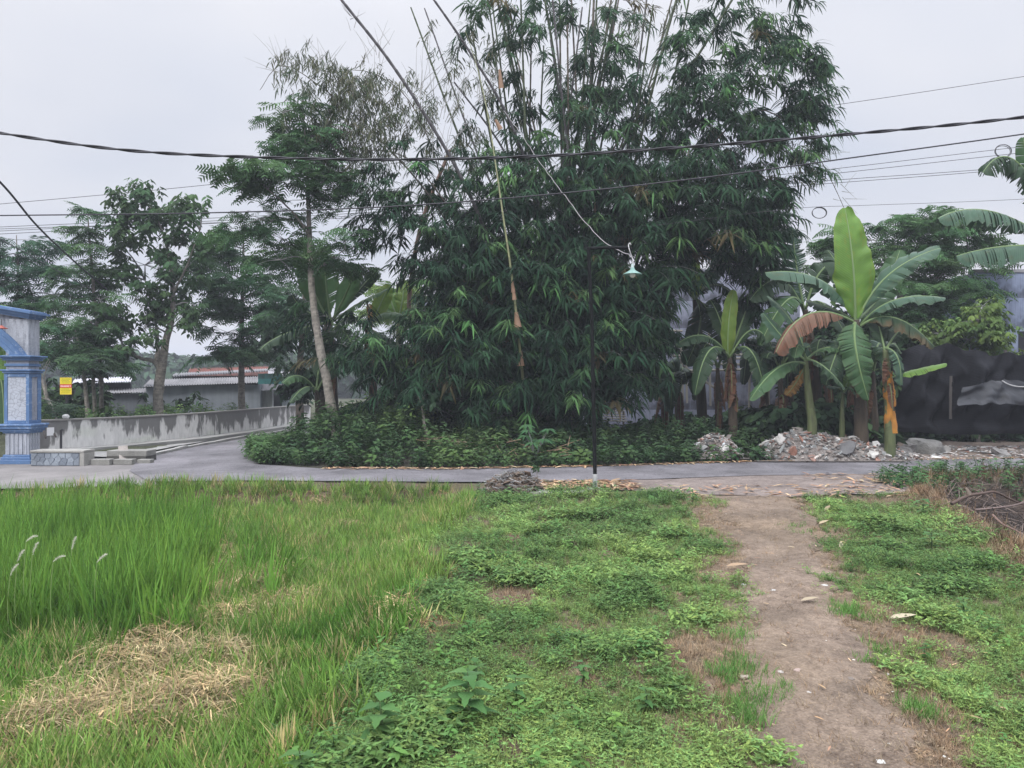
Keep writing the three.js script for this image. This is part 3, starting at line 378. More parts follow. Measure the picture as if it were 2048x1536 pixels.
{ // shade-net enclosure
  const pts = [[1785, 700, 862, 21.5], [1850, 692, 866, 21.1], [1900, 690, 868, 20.7], [1955, 704, 868, 20.2], [2010, 708, 866, 20.5], [2060, 706, 868, 20.1], [2150, 716, 868, 20.5], [2260, 720, 868, 20.9]], g = base('shade_net', 'sagging black shade net fence with grey tarpaulin at the right', 'net fence', V(P(1790, 768, 21.5).x, 0, -21.5));
  const T_net = tex(512, 512, (u, v) => { const a = fbm(u * 5, v * 7, 121, 5, 4), w = 0.5 + 0.5 * Math.sin((v * 60 + 3 * fbm(u * 3, v * 3, 122, 3, 2)) * 6.28), x = vn(u * 200, v * 200, 123, 200); return grey(0.3 + 0.6 * a + 0.12 * w + 0.15 * (x - 0.5)); }, false, [0.4, 0.4]);
  const NU = 64, NV = 30, mb = new MB(), up = new THREE.CatmullRomCurve3(pts.map(([a, b, , d]) => P(a, b, d))), lo = new THREE.CatmullRomCurve3(pts.map(([a, , c, d]) => { const p = P(a, c, d); p.y = Math.max(0.06, p.y); return p; }));
  for (let j = 0; j <= NV; j++) for (let i = 0; i <= NU; i++) { const u = i / NU, v = j / NV, p = up.getPoint(u).lerp(lo.getPoint(u), v); p.z += 1.3 * Math.sin(v * Math.PI) * (fbm(u * 7 + v * 1.5, v * 2.2 - u * 4, 124, 0, 3) - 0.42) + 0.16 * Math.sin(v * Math.PI) * Math.sin(u * 50 + v * 14 + 3 * fbm(u * 5, v * 2, 128, 0, 2)) + 0.22 * (fbm(u * 24, v * 5, 125, 0, 2) - 0.5) + (v > 0.86 ? 0.12 * Math.sin((v - 0.86) / 0.14 * Math.PI) + 0.2 * (v - 0.86) / 0.14 : 0); p.y -= v < 1 ? 0.05 * Math.sin(u * 40) * (1 - v) : 0; mb.v(p, u * 8, v * 2.2); }
  for (let j = 0; j < NV; j++) for (let i = 0; i < NU; i++) { const a = j * (NU + 1) + i; mb.q(a, a + NU + 1, a + NU + 2, a + 1); }
  part('net', mb.geo(), new THREE.MeshPhysicalMaterial({ specularIntensity: 0.25, color: C(0.027, 0.028, 0.034), map: T_net, bumpMap: T_net, bumpScale: 0.02, side: THREE.DoubleSide, roughness: 0.85 }), g);
  for (const [a, b, c, d] of [[1853, 705, 860, 21.8], [1901, 752, 838, 20.45], [2010, 700, 866, 20.6]]) part('post', tgeo([P(a + 1, b, d), P(a, (b + c) / 2, d), P(a, c, d)], 0.035, 8), std({ color: C(0.10, 0.09, 0.085), roughness: 0.9 }), g);
  // tarpaulin hung on the net
  const tb = new MB(), q = [[1925, 778], [1985, 762], [2020, 760], [2100, 772]], q2 = [[1918, 812], [1985, 806], [2030, 808], [2100, 815]];
  const c1 = new THREE.CatmullRomCurve3(q.map(([a, b]) => P(a, b, 19.85))), c2 = new THREE.CatmullRomCurve3(q2.map(([a, b]) => P(a, b, 19.6)));
  for (let j = 0; j <= 10; j++) for (let i = 0; i <= 30; i++) { const p = c1.getPoint(i / 30).lerp(c2.getPoint(i / 30), j / 10); p.z += 0.3 * (fbm(i * 0.22, j * 0.45 + i * 0.1, 126, 0, 4) - 0.5); p.y += 0.10 * (fbm(i * 0.3, j * 0.1, 127, 0, 2) - 0.5); tb.v(p, i / 10, j / 10); }
  for (let j = 0; j < 10; j++) for (let i = 0; i < 30; i++) { const a = j * 31 + i; tb.q(a, a + 31, a + 32, a + 1); }
  part('tarpaulin', tb.geo(), new THREE.MeshPhysicalMaterial({ specularIntensity: 0.5, color: C(0.06, 0.064, 0.075), map: T_net, side: THREE.DoubleSide, roughness: 0.5 }), g, null, 'grey tarpaulin sheet hung over the black net');
  const rope = part('rope', tgeo(smooth([P(2004, 761, 19.75), P(2016, 768, 19.7), P(2035, 773, 19.7), P(2080, 772, 19.7)], 14), 0.014, 6), std({ color: C(0.5, 0.5, 0.5) }), g); void rope;
  // low bamboo fence panel in the shade under the bamboo
  const f = base('bamboo_bench', 'low bench of pale bamboo slats in the shade right of the lamp post', 'bench', P(1220, 850, 24.5)); for (let i = 0; i < 5; i++) part('slat', tgeo([P(1196 + i, 821 + i * 5, 24.5 - i * 0.16), P(1225, 821.5 + i * 5, 24.5 - i * 0.16), P(1250 + i, 822 + i * 5, 24.5 - i * 0.16)], 0.022, 6), std({ color: C(0.42, 0.4, 0.36) }), f);
  for (const a of [1199, 1247]) part('leg', tgeo([P(a, 823, 24.2), P(a, 840, 24.2), P(a, 850, 24.2)], 0.03, 6), std({ color: C(0.2, 0.18, 0.15) }), f);
}
// ---------------------------------------------------------------- leaf clusters (instanced inside the crowns) and tree builder
const K = {};
seed(200);
for (const [kn, nl] of [['bamboo', 7], ['bamboo2', 5], ['bamboo3', 9]]) { let mb = new MB();                                        // bamboo: a fan of long drooping leaves at a twig end
  for (let i = 0; i < nl; i++) { const a = R(-1.5, 1.5), d = V(Math.cos(a) * R(0.5, 1), R(-0.5, 0.25), Math.sin(a)).normalize(); leaf(mb, V(R(-0.08, 0.1), R(-0.03, 0.03), R(-0.03, 0.03)), d, V(R(-0.4, 0.4), 1, R(-0.4, 0.4)).normalize(), R(0.2, 0.5), R(0.03, 0.047), R(0.3, 0.9), 4, 0.18, undefined, R(0.75, 1.2)); }
  K[kn] = mb.geo(); }
{ let mb = new MB();                                        // thin dry bamboo spray
  for (let i = 0; i < 6; i++) { const a = R(-1.6, 1.6), d = V(Math.cos(a) * R(0.3, 0.8), R(-0.9, -0.1), Math.sin(a) * 0.8).normalize(); leaf(mb, V(R(-0.15, 0.15), R(-0.1, 0.1), R(-0.1, 0.1)), d, V(R(-0.6, 0.6), 1, R(-0.6, 0.6)).normalize(), R(0.18, 0.34), R(0.024, 0.036), 0.5, 3, 0.15, undefined, R(0.7, 1.25)); }
  K.dry = mb.geo(); }
{ let mb = new MB();                                        // bipinnate frond, about 0.42 m, lying flat along +x
  for (let f = 0; f < 3; f++) { const a = (f - 1) * 0.75 + R(-0.2, 0.2), L = R(0.34, 0.46), dir = V(Math.cos(a), R(-0.1, 0.12), Math.sin(a)), side = V(-Math.sin(a), 0, Math.cos(a));
    for (let i = 1; i <= 6; i++) { const t = i / 6, o = dir.clone().multiplyScalar(L * t).addScaledVector(UP, -0.1 * t * t); for (const s of [-1, 1]) leaf(mb, o, side.clone().multiplyScalar(s).addScaledVector(dir, 0.55).addScaledVector(UP, R(-0.2, 0.05)), V(R(-0.4, 0.4), 1, R(-0.4, 0.4)).normalize(), 0.17 * (0.5 + Math.sin(Math.PI * (0.2 + 0.75 * t)) * 0.6), 0.042, 0.3, 2, 0, (q) => 0.9 - 0.3 * q, R(0.75, 1.15), false); } }
  K.frond = mb.geo(); }
{ let mb = new MB();                                        // broad leaves hanging round a twig
  for (let i = 0; i < 9; i++) { const a = i * 2.4 + R(-0.4, 0.4), d = V(Math.cos(a), R(-0.8, 0.2), Math.sin(a)).normalize(); leaf(mb, V(Math.cos(a) * 0.03, R(-0.14, 0.06), Math.sin(a) * 0.03), d, V(R(-0.5, 0.5), 1, R(-0.5, 0.5)).normalize(), R(0.14, 0.24), R(0.065, 0.1), R(0.3, 0.7), 3, 0.15, undefined, R(0.7, 1.2)); }
  K.broad = mb.geo(); }
{ let mb = new MB();                                        // ovate-leaved weed on a short stem, unit height about 0.3
  for (let i = 0; i < 10; i++) { const t = 0.25 + 0.75 * i / 9, a = i * 2.4, d = V(Math.cos(a), R(-0.1, 0.5), Math.sin(a)).normalize(); leaf(mb, V(R(-0.02, 0.02), 0.3 * t, R(-0.02, 0.02)), d, V(0, 1, 0), R(0.09, 0.15), R(0.05, 0.075), 0.35, 3, 0.12, undefined, R(0.75, 1.2)); }
  tube(mb, [V(0, 0, 0), V(0.01, 0.15, 0), V(0, 0.3, 0.01)], [0.005, 0.004, 0.002], 4, 0.7); K.weed = mb.geo(); }
{ let mb = new MB();                                        // low lawn weed: small leaflets on wiry stems
  for (let i = 0; i < 7; i++) { const a = i * 2.4 + R(-0.5, 0.5), r = R(0.02, 0.07), top = V(Math.cos(a) * r, R(0.025, 0.085), Math.sin(a) * r); for (let j = 0; j < 4; j++) { const b = R(0, 6.28), d = V(Math.cos(b), R(-0.1, 0.7), Math.sin(b)).normalize(); leaf(mb, top, d, UP, R(0.018, 0.034), R(0.008, 0.015), 0.2, 2, 0.1, (q) => 1 - 0.5 * q, R(0.7, 1.25), false); } leaf(mb, V(0, 0, 0), top, V(1, 0, 0), top.length(), 0.003, 0, 1, 0, () => 1, 0.7, false); }
  K.lawn = mb.geo(); }
{ let mb = new MB();                                        // second low weed: upright stems with narrow leaves
  for (let i = 0; i < 5; i++) { const a = R(0, 6.28), d = V(Math.cos(a) * 0.5, 1, Math.sin(a) * 0.5).normalize(), h = R(0.05, 0.13); leaf(mb, V(R(-0.03, 0.03), 0, R(-0.03, 0.03)), d, V(1, 0, 0.3), h, 0.003, 0.1, 2, 0, () => 1, 0.8, false); for (let j = 1; j < 6; j++) { const b = R(0, 6.28); leaf(mb, d.clone().multiplyScalar(h * j / 5.5), V(Math.cos(b), R(0.1, 0.9), Math.sin(b)).normalize(), UP, R(0.02, 0.045), R(0.005, 0.010), 0.35, 2, 0.1, (q) => 1 - 0.7 * q, R(0.7, 1.25), false); } }
  K.lawn2 = mb.geo(); }
function bladeTuft(n, h, w, spread, bend, seg = 3) { const mb = new MB(); for (let i = 0; i < n; i++) { const a = R(0, 6.28), d = V(Math.cos(a) * spread * R(0.2, 1), 1, Math.sin(a) * spread * R(0.2, 1)).normalize(); leaf(mb, V(R(-0.05, 0.05), 0, R(-0.05, 0.05)), d, V(Math.cos(a), 0.2, Math.sin(a)).normalize(), h * R(0.55, 1.1), w * R(0.7, 1.2), bend * R(0.2, 1.4), seg, 0, (q) => 1 - 0.75 * q * q, R(0.7, 1.25), false); } return mb.geo(); }
K.tall = bladeTuft(10, 0.66, 0.014, 0.34, 0.26, 4); K.mid = bladeTuft(10, 0.38, 0.012, 0.42, 0.2); K.short = bladeTuft(12, 0.10, 0.004, 0.75, 0.25, 2);
{ const mb = new MB(); for (let i = 0; i < 18; i++) { const a = R(0, 6.28), p = V(R(-0.14, 0.14), R(0.0, 0.05), R(-0.14, 0.14)); leaf(mb, p, V(Math.cos(a), R(-0.15, 0.5), Math.sin(a)), UP, R(0.08, 0.36), R(0.003, 0.008), R(0.0, 0.9), 4, 0, () => 1, R(0.6, 1.25), false); } K.straw = mb.geo(); }

// blobs: [px, py, distance, rx px, ry px, rz m, count]; clusters sit in sub-clumps so that gaps stay open
function crown(g, trunkPts, blobs, o) {
  const list = [], tw = new MB(), s0 = FPX;
  for (const [px, py, d, rx, ry, rz, n, cc] of blobs) {
    const c = P(px, py, d), ax = rx * d / s0, ay = ry * d / s0; let best = trunkPts[0]; for (const t of trunkPts) if (t.y < c.y + 0.1 && t.distanceTo(c) < best.distanceTo(c)) best = t;
    const sag = best.clone().lerp(c, 0.5); sag.y += o.arch ?? 0.12 * best.distanceTo(c);
    const limbR = o.limb ?? 0.035; if (limbR) tube(tw, smooth([best, sag, c], 7), [1, 0.9, 0.8, 0.7, 0.6, 0.5, 0.42, 0.35].map((k) => k * limbR), 5, o.twigC ?? 0.25);
    const per = o.per ?? 9, m = Math.max(1, Math.round(n * (o.thin ?? 1) / per));
    for (let k = 0; k < m; k++) {
      const a = R(0, 6.28), rr = Math.pow(rnd(), 0.45), yy = R(-1, 1), w = Math.sqrt(Math.max(0, 1 - yy * yy * 0.8)); const e = V(Math.cos(a) * rr * w * ax, yy * ay, Math.sin(a) * rr * w * rz), cp = c.clone().add(e), out = V(e.x, 0, e.z * 1).normalize();
      if (o.twig) { const md = c.clone().lerp(cp, 0.55); md.y += 0.06 * cp.distanceTo(c); tube(tw, [c, md, cp], [o.twig, o.twig * 0.6, o.twig * 0.3], 3, o.twigC ?? 0.25, false); }
      const tone = vary(cc ?? o.color, o.vary ?? 0.3, 0.1);
      for (let q = 0; q < per; q++) { const sp = o.spread ?? 0.3, p = cp.clone().add(V(RN() * sp * 1.3, RN() * sp * (o.flat ?? 0.6), RN() * sp * 1.3)), yaw = Math.atan2(-(p.z - c.z), p.x - c.x) + R(-0.9, 0.9);
        list.push({ p, yaw, tilt: R(-(o.tl ?? 0.25), o.tl ?? 0.25), roll: R(o.r0 ?? -0.35, o.r1 ?? 0.2), s: R(o.s0 ?? 0.75, o.s1 ?? 1.25), c: vary(tone, 0.18, 0.06) }); } }
  }
  if (tw.n) part('branches', tw.geo(), o.twigM ?? M.twig, g).userData.kind = 'stuff';
  inst('crown', o.leaf, o.mat ?? M.leaf, list, g, g.position); return list.length;
}
// trunk: list of stems, each a list of [px, py, distance, radius]
function tree(name, label, category, group, sd, stems, blobs, o) {
  seed(sd); const root = stems[0][0], bp = P(root[0], root[1], root[2]); bp.y = Math.max(-0.1, Math.min(bp.y, 0.1));
  const g = base(name, label, category, bp, group), mb = new MB(), all = [];
  for (const st of stems) { const pts = st.map(([x, y, d]) => P(x, y, d)), cv = new THREE.CatmullRomCurve3(pts, false, 'centripetal'), n = Math.max(8, (st.length - 1) * 5), ps = [], rr = []; for (let k = 0; k <= n; k++) { const t = k / n, f = t * (st.length - 1), i = Math.min(st.length - 2, Math.floor(f)); const p = cv.getPoint(t); if (k && k < n) p.add(V(RN(), 0, RN()).multiplyScalar(0.012)); ps.push(p); rr.push(lerp(st[i][3], st[i + 1][3], f - i) * (1 + 0.06 * RN())); } if (st === stems[0]) { ps.unshift(V(ps[0].x, -0.3, ps[0].z)); rr.unshift(rr[0] * 1.25); } tube(mb, ps, rr, 9); all.push(...ps); }
  part('trunk', mb.geo(), o.bark ?? M.bark, g); if (blobs.length) crown(g, all, blobs, o); return g;
}
// banana leaf: base, via and tip as [px, py, d]; width in metres; face = the way its upper side looks
const T_ban = tex(256, 512, (u, v) => { const s = Math.abs(u - 0.5) * 2, rib = 0.5 + 0.5 * Math.sin((v * 70 - s * 6) * Math.PI * 2), mid = ss(0.05, 0.02, s), b = fbm(u * 6, v * 14, 131, 0, 3); const k = 0.78 + 0.10 * rib + 0.3 * (b - 0.5); const spot = ss(0.62, 0.72, fbm(u * 9, v * 16, 132, 0, 3)) * 0.35, ed = ss(0.9, 1, s + 0.25 * (b - 0.5)) * 0.9; return [k + mid * 0.4 + spot * 0.5 + ed * 0.5, k + mid * 0.28 - spot * 0.05, k + mid * 0.15 - spot * 0.2]; });
const ML = (c, t = 0.3) => new THREE.MeshPhysicalMaterial({ color: c, map: T_ban, bumpMap: T_leafB, bumpScale: 0.004, vertexColors: true, side: THREE.DoubleSide, roughness: 0.6, transmission: t, thickness: 0, specularIntensity: 0.5 });
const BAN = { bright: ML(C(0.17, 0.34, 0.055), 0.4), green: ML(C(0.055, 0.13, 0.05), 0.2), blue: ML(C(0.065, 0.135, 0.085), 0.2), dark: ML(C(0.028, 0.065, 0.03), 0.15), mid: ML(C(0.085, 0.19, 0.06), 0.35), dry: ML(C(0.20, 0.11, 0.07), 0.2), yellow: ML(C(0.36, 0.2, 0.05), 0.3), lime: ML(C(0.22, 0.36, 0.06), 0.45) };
const M_rib = std({ color: C(0.16, 0.24, 0.10), roughness: 0.6 });
function bananaLeaf(g, b, via, t, width, mat, face, o = {}) {
  const A = P(...b), B = P(...via), Cc = P(...t), cv = new THREE.QuadraticBezierCurve3(A, B.clone().multiplyScalar(2).sub(A.clone().add(Cc).multiplyScalar(0.5)), Cc), N = 34, mb = new MB(), L = cv.getLength(), stalk = o.stalk ?? 0.12, tears = [];
  const torn = o.torn ? o.torn + 0.16 : o.torn ?? 0.3, sdl = R(0, 90); for (const s of [-1, 1]) for (let k = 2; k < N - 1; k++) if (rnd() < torn) tears.push(s * k);
  const wf = (q) => (q < 0.34 ? 0.12 + 0.88 * Math.sin(q / 0.34 * Math.PI / 2) : q > 0.66 ? Math.sqrt(Math.max(0, 1 - ((q - 0.66) / 0.345) ** 2)) * 0.96 + 0.04 * (1 - q) / 0.34 : 1) * (1 - (o.taper ?? 0.1) * q);
  const F = face.clone().normalize(); let prevL = null, prevR = null; const ribs = [];
  for (const s of [-1, 1]) { let prev = null, sag = 0; for (let k = 0; k <= N; k++) {
    const u = k / N, tt = lerp(stalk, 1, u), p = cv.getPoint(tt), T = cv.getTangent(tt), side = T.clone().cross(F).normalize().multiplyScalar(s), nn = side.clone().cross(T).multiplyScalar(s).normalize(); if (nn.dot(F) < 0) nn.negate();
    const w = Math.max(0.012, wf(u) * width / 2 * (1 + 0.05 * (vn(k * 0.45 + sdl, s * 3 + 7, 143) - 0.5) * 2)), tear = tears.includes(s * k); if (tear) sag = R(-0.15, 0.5) * torn * 1.6; else sag *= 0.9;
    const row = (sg, sh) => { const r = []; for (let q = 0; q <= 4; q++) { const f = q / 4, fold = (o.fold ?? 0.25) * f * w - (o.droop ?? 0.45) * f * f * w - sg * f * w; const wav = 0.05 * (vn(k * 0.4 + sdl, s * 5 + 9, 144) - 0.5) * 2 * f * f * (width / 0.6); const br = o.edge ? mix(C(1, 1, 1), C(3.2, 1.1, 1.1), ss(0.55, 0.95, f + 0.5 * (vn(k * 0.5, s, 141) - 0.5))) : C(1, 1, 1); r.push(mb.v(p.clone().addScaledVector(side, f * w).addScaledVector(nn, fold + wav).addScaledVector(T, f * w * (0.32 + sh)).addScaledVector(UP, -(o.hang ?? 0) * f * f * w), 0.5 + s * f * 0.5, u, br)); } return r; };
    const cur = row(sag, 0); if (prev) for (let q = 0; q < 4; q++) mb.q(prev[q], prev[q + 1], cur[q + 1], cur[q]);
    prev = tear ? row(sag + R(-0.1, 0.25) * torn * 2, R(0.03, 0.10)) : cur; if (tear) prev[0] = cur[0];
    if (s === 1) ribs.push(p.clone().addScaledVector(nn, -0.004)); } }
  const lf = part('leaf', mb.geo(), mat, g, null, o.label), pre = []; for (let k = 0; k < 4; k++) pre.push(cv.getPoint(stalk * k / 4)); const rp = [...pre, ...ribs];
  const rg = tgeo(rp, rp.map((_, k) => 0.028 * Math.pow(1 - k / rp.length, 0.7) * Math.min(1.2, width / 0.5) + 0.004), 6), rm = shad(new THREE.Mesh(rg, o.ribM ?? M_rib)); rm.name = 'midrib'; lf.add(rm); return lf;
}
const T_stem = tex(128, 512, (u, v) => { const a = fbm(u * 10, v * 6, 151, 0, 4), b = fbm(u * 24, v * 3, 152, 0, 2); return grey(0.4 + 0.7 * a + 0.3 * (b - 0.5)); }, false, [1, 0.7]);
const M_stemG = std({ color: C(0.11, 0.135, 0.055), map: T_stem, bumpMap: T_stem, bumpScale: 0.01, roughness: 0.65, vertexColors: true }), M_stemB = std({ color: C(0.075, 0.058, 0.04), map: T_stem, bumpMap: T_stem, bumpScale: 0.02, roughness: 0.9, vertexColors: true });
function banana(label, sd, stem, leaves, o = {}) {
  seed(sd); const s0 = stem[0], bp = P(s0[0], s0[1], s0[2]); bp.y = 0; const g = base('banana_plant', label, 'banana plant', bp, o.group);
  const pts = smooth(stem.map(([x, y, d]) => P(x, y, d)), 16); pts.unshift(V(pts[0].x, -0.2, pts[0].z)); const r0 = o.r ?? 0.12;
  part('stem', tgeo(pts, pts.map((_, k) => r0 * lerp(1.15, 0.5, k / pts.length) * (1 + 0.04 * Math.sin(k * 2.3))), 10), o.stemM ?? M_stemG, g);
  const top = stem[stem.length - 1];
  for (const [via, tip, w, m, face, lo] of leaves) bananaLeaf(g, lo?.from ?? [top[0] + R(-3, 3), top[1] + R(-4, 8), top[2]], via, tip, w, BAN[m], V(...face), lo);
  if (o.skirt) for (let i = 0; i < o.skirt; i++) { const a = R(0, 6.28), p = pts[Math.floor(R(7, 15))], px = 1024 + p.x / -p.z * FPX, py = HZ + (EYE - p.y) / -p.z * FPX; bananaLeaf(g, [px, py, -p.z + 0.1 * Math.sin(a)], [px + 9 * Math.cos(a), py + 6, -p.z + 0.2 * Math.sin(a)], [px + R(8, 18) * Math.cos(a), py + R(40, 75), -p.z + 0.25 * Math.sin(a)], R(0.12, 0.25), BAN.dry, V(Math.cos(a), 0.3, Math.sin(a)), { torn: 0.6, droop: 0.9, stalk: 0.1 }); }
  return g;
}
// ---------------------------------------------------------------- trees
const cBam = C(0.032, 0.082, 0.034), cAlb = C(0.07, 0.145, 0.06), cBroad = C(0.06, 0.115, 0.05);
const fr = { leaf: K.frond, color: cAlb, spread: 0.30, flat: 0.26, per: 5, thin: 0.42, twig: 0.012, limb: 0.03, r0: -0.75, r1: 0.35, tl: 0.6, twigC: 0.22 };
tree('feathery_tree', 'tall slender feathery tree with a pale leaning trunk beside the road bend', 'tree', null, 301,
  [[[673, 868, 20, 0.13], [655, 770, 20.2, 0.115], [637, 680, 20.4, 0.105], [626, 600, 20.6, 0.09], [620, 500, 20.8, 0.075], [617, 400, 20.9, 0.055], [613, 310, 21, 0.035], [606, 225, 21, 0.012]],
   [[617, 470, 20.8, 0.03], [590, 430, 20.5, 0.025], [555, 395, 20.2, 0.02], [530, 375, 20, 0.012]], [[622, 555, 20.7, 0.03], [650, 525, 20.4, 0.02], [690, 500, 20.2, 0.01]], [[615, 455, 20.9, 0.025], [585, 440, 21.2, 0.02], [520, 440, 21.4, 0.012]]],
  [[600, 235, 21, 62, 22, 0.7, 80], [565, 225, 20.8, 40, 18, 0.5, 40], [640, 275, 21, 60, 24, 0.8, 90], [590, 290, 20.8, 55, 26, 0.7, 90], [625, 325, 20.6, 60, 22, 0.8, 90], [560, 345, 20.2, 70, 20, 0.8, 130], [500, 350, 20, 55, 14, 0.6, 80], [530, 372, 20.4, 45, 18, 0.6, 60], [650, 365, 20.7, 55, 18, 0.7, 80], [680, 360, 20.7, 35, 10, 0.5, 30],
   [605, 400, 20.7, 40, 20, 0.5, 40], [640, 410, 20.9, 30, 14, 0.4, 26], [540, 445, 21.3, 90, 20, 0.8, 90], [480, 455, 21.6, 60, 20, 0.8, 60], [570, 480, 21, 60, 20, 0.7, 60], [690, 480, 20.3, 50, 16, 0.7, 60], [670, 515, 20.4, 60, 20, 0.7, 70], [700, 535, 20.4, 35, 14, 0.6, 30], [560, 520, 20.6, 60, 20, 0.7, 80]], fr);
tree('dark_spreading_tree', 'dark spreading tree with a forked grey trunk behind the mildewed wall', 'tree', null, 302,
  [[[318, 850, 25.5, 0.17], [317, 790, 25.5, 0.155], [323, 735, 25.5, 0.15], [330, 690, 25.5, 0.12], [345, 630, 25.5, 0.09], [342, 540, 25.5, 0.06], [320, 450, 25.5, 0.03], [290, 400, 25.5, 0.015]],
   [[321, 738, 25.5, 0.1], [306, 722, 25.4, 0.07], [280, 716, 25.2, 0.05], [245, 690, 25, 0.03]], [[312, 728, 25.5, 0.08], [316, 690, 25.8, 0.06], [310, 640, 26, 0.04], [290, 560, 26, 0.02]], [[340, 600, 25.5, 0.05], [370, 540, 25.3, 0.03], [400, 460, 25.2, 0.015]]],
  [[290, 400, 25.5, 55, 28, 0.9, 130], [330, 420, 25.5, 50, 28, 0.9, 110], [245, 430, 25.3, 38, 26, 0.8, 70], [370, 420, 25.3, 34, 22, 0.7, 50], [405, 430, 25.2, 26, 24, 0.6, 40], [300, 460, 25.6, 75, 30, 1.2, 190], [360, 470, 25.2, 50, 26, 0.8, 80], [410, 480, 25.4, 30, 30, 0.7, 50], [240, 490, 25.6, 40, 26, 0.9, 60], [290, 530, 25.6, 80, 30, 1.2, 170], [370, 540, 25.4, 55, 30, 1, 130], [230, 560, 25.7, 50, 30, 1.1, 110], [270, 600, 25.2, 65, 32, 1.2, 170], [345, 590, 25.8, 50, 26, 1, 90], [230, 640, 25.2, 60, 30, 1.2, 150], [390, 610, 25.2, 30, 32, 0.7, 60], [290, 655, 25, 42, 34, 0.9, 90], [385, 655, 25.2, 20, 30, 0.5, 30], [250, 690, 25, 34, 24, 0.8, 60]],
  { leaf: K.broad, color: cBroad, spread: 0.26, flat: 0.9, per: 8, thin: 0.46, twig: 0.014, limb: 0.035, twigC: 0.18, s0: 0.8, s1: 1.3 });
tree('layered_tree', 'slim tree with layered drooping boughs in front of the long grey shed', 'tree', null, 303,
  [[[484, 812, 29, 0.13], [483, 740, 29, 0.11], [484, 640, 29, 0.09], [486, 540, 29, 0.05], [488, 470, 29, 0.02]]],
  [[480, 490, 29, 60, 22, 1, 90], [420, 500, 29, 55, 24, 1, 80], [530, 530, 28.6, 60, 24, 1.2, 120], [440, 550, 28.6, 70, 26, 1.2, 160], [490, 580, 28.4, 80, 26, 1.3, 180], [560, 590, 28.4, 60, 26, 1.2, 130], [430, 610, 28.4, 60, 22, 1.1, 130], [520, 630, 28.2, 60, 22, 1.2, 130], [570, 660, 28.2, 50, 22, 1, 90], [455, 665, 28.3, 50, 16, 1, 70], [430, 712, 28.4, 45, 8, 0.9, 36], [490, 700, 28.4, 55, 10, 1, 70], [545, 705, 28.2, 40, 12, 1, 60]],
  { ...fr, spread: 0.36, color: C(0.055, 0.12, 0.055), thin: 0.42, s0: 1.1, s1: 1.6 });
const sap = 'slender saplings behind the mildewed wall';
tree('sapling', 'tall thin feathery sapling left of the dark spreading tree', 'tree', sap, 304,
  [[[203, 838, 25, 0.07], [202, 760, 25, 0.062], [195, 660, 25, 0.055], [186, 560, 25.2, 0.045], [179, 480, 25.2, 0.03], [176, 425, 25.2, 0.012]]],
  [[176, 430, 25.2, 45, 10, 0.7, 40], [160, 455, 25.2, 34, 10, 0.6, 30], [195, 470, 25.2, 36, 12, 0.7, 36], [180, 505, 25.2, 50, 14, 0.8, 50], [150, 530, 25, 50, 14, 0.8, 56], [210, 545, 25.2, 40, 16, 0.8, 50], [160, 575, 25, 60, 16, 0.9, 60], [200, 600, 24.8, 50, 20, 0.9, 70], [140, 620, 25, 60, 20, 1, 80], [180, 650, 24.8, 60, 20, 1, 90], [120, 665, 25, 50, 22, 1, 80], [200, 690, 24.8, 50, 18, 1, 60]], fr);
tree('sapling', 'thin feathery sapling rising behind the top of the blue gateway', 'tree', sap, 305,
  [[[42, 840, 27, 0.07], [40, 700, 27, 0.06], [37, 600, 27, 0.05], [35, 520, 27, 0.03], [33, 470, 27, 0.012]]],
  [[35, 480, 27, 40, 12, 0.8, 34], [15, 510, 27, 40, 14, 0.8, 40], [65, 505, 27, 44, 14, 0.8, 40], [95, 490, 27.2, 36, 16, 0.8, 36], [40, 545, 27, 60, 18, 1, 66], [90, 550, 26.8, 50, 18, 1, 60], [0, 570, 27, 50, 20, 1, 60], [60, 590, 26.8, 70, 20, 1.1, 100], [110, 590, 26.8, 45, 22, 1, 70], [-40, 520, 27, 50, 24, 1, 70]], { ...fr, color: C(0.04, 0.10, 0.055), s0: 0.9, s1: 1.4 });
tree('sapling', 'leftmost of the two bare leaning trunks right of the yellow sign', 'tree', sap, 306,
  [[[176, 838, 24, 0.07], [172, 790, 24, 0.06], [168, 755, 24.1, 0.055], [160, 700, 24.2, 0.04], [150, 660, 24.3, 0.02]]], [[140, 680, 24.2, 60, 26, 1, 110], [180, 720, 24, 60, 18, 1, 80], [110, 700, 24.3, 44, 24, 1, 80], [215, 735, 24, 45, 16, 0.9, 50]], { ...fr, color: C(0.055, 0.115, 0.055), s0: 0.9, s1: 1.4 });
tree('sapling', 'short straight trunk between the two leaning ones right of the yellow sign', 'tree', sap, 307,
  [[[190, 838, 24.6, 0.06], [188, 780, 24.6, 0.055], [185, 720, 24.6, 0.045], [182, 640, 24.6, 0.02]]], [[190, 690, 24.6, 50, 24, 1, 70]], { ...fr, color: C(0.055, 0.115, 0.055), s0: 0.9, s1: 1.4 });
tree('bare_shrub', 'thin bare leaning shrub stem behind the wall beside the gate pillar', 'shrub', null, 308,
  [[[118, 846, 20.6, 0.05], [108, 820, 20.6, 0.045], [95, 800, 20.7, 0.04], [86, 770, 20.8, 0.03], [80, 750, 20.8, 0.02]], [[95, 802, 20.7, 0.03], [91, 770, 20.6, 0.02], [90, 745, 20.5, 0.012], [100, 722, 20.4, 0.008]], [[98, 800, 20.7, 0.03], [86, 797, 20.5, 0.02], [76, 790, 20.4, 0.012]], [[90, 780, 20.8, 0.015], [84, 745, 20.8, 0.01], [98, 718, 20.7, 0.006]]],
  [[96, 800, 20.6, 22, 30, 0.3, 24]], { ...fr, bark: M.bark, color: C(0.04, 0.07, 0.04) });
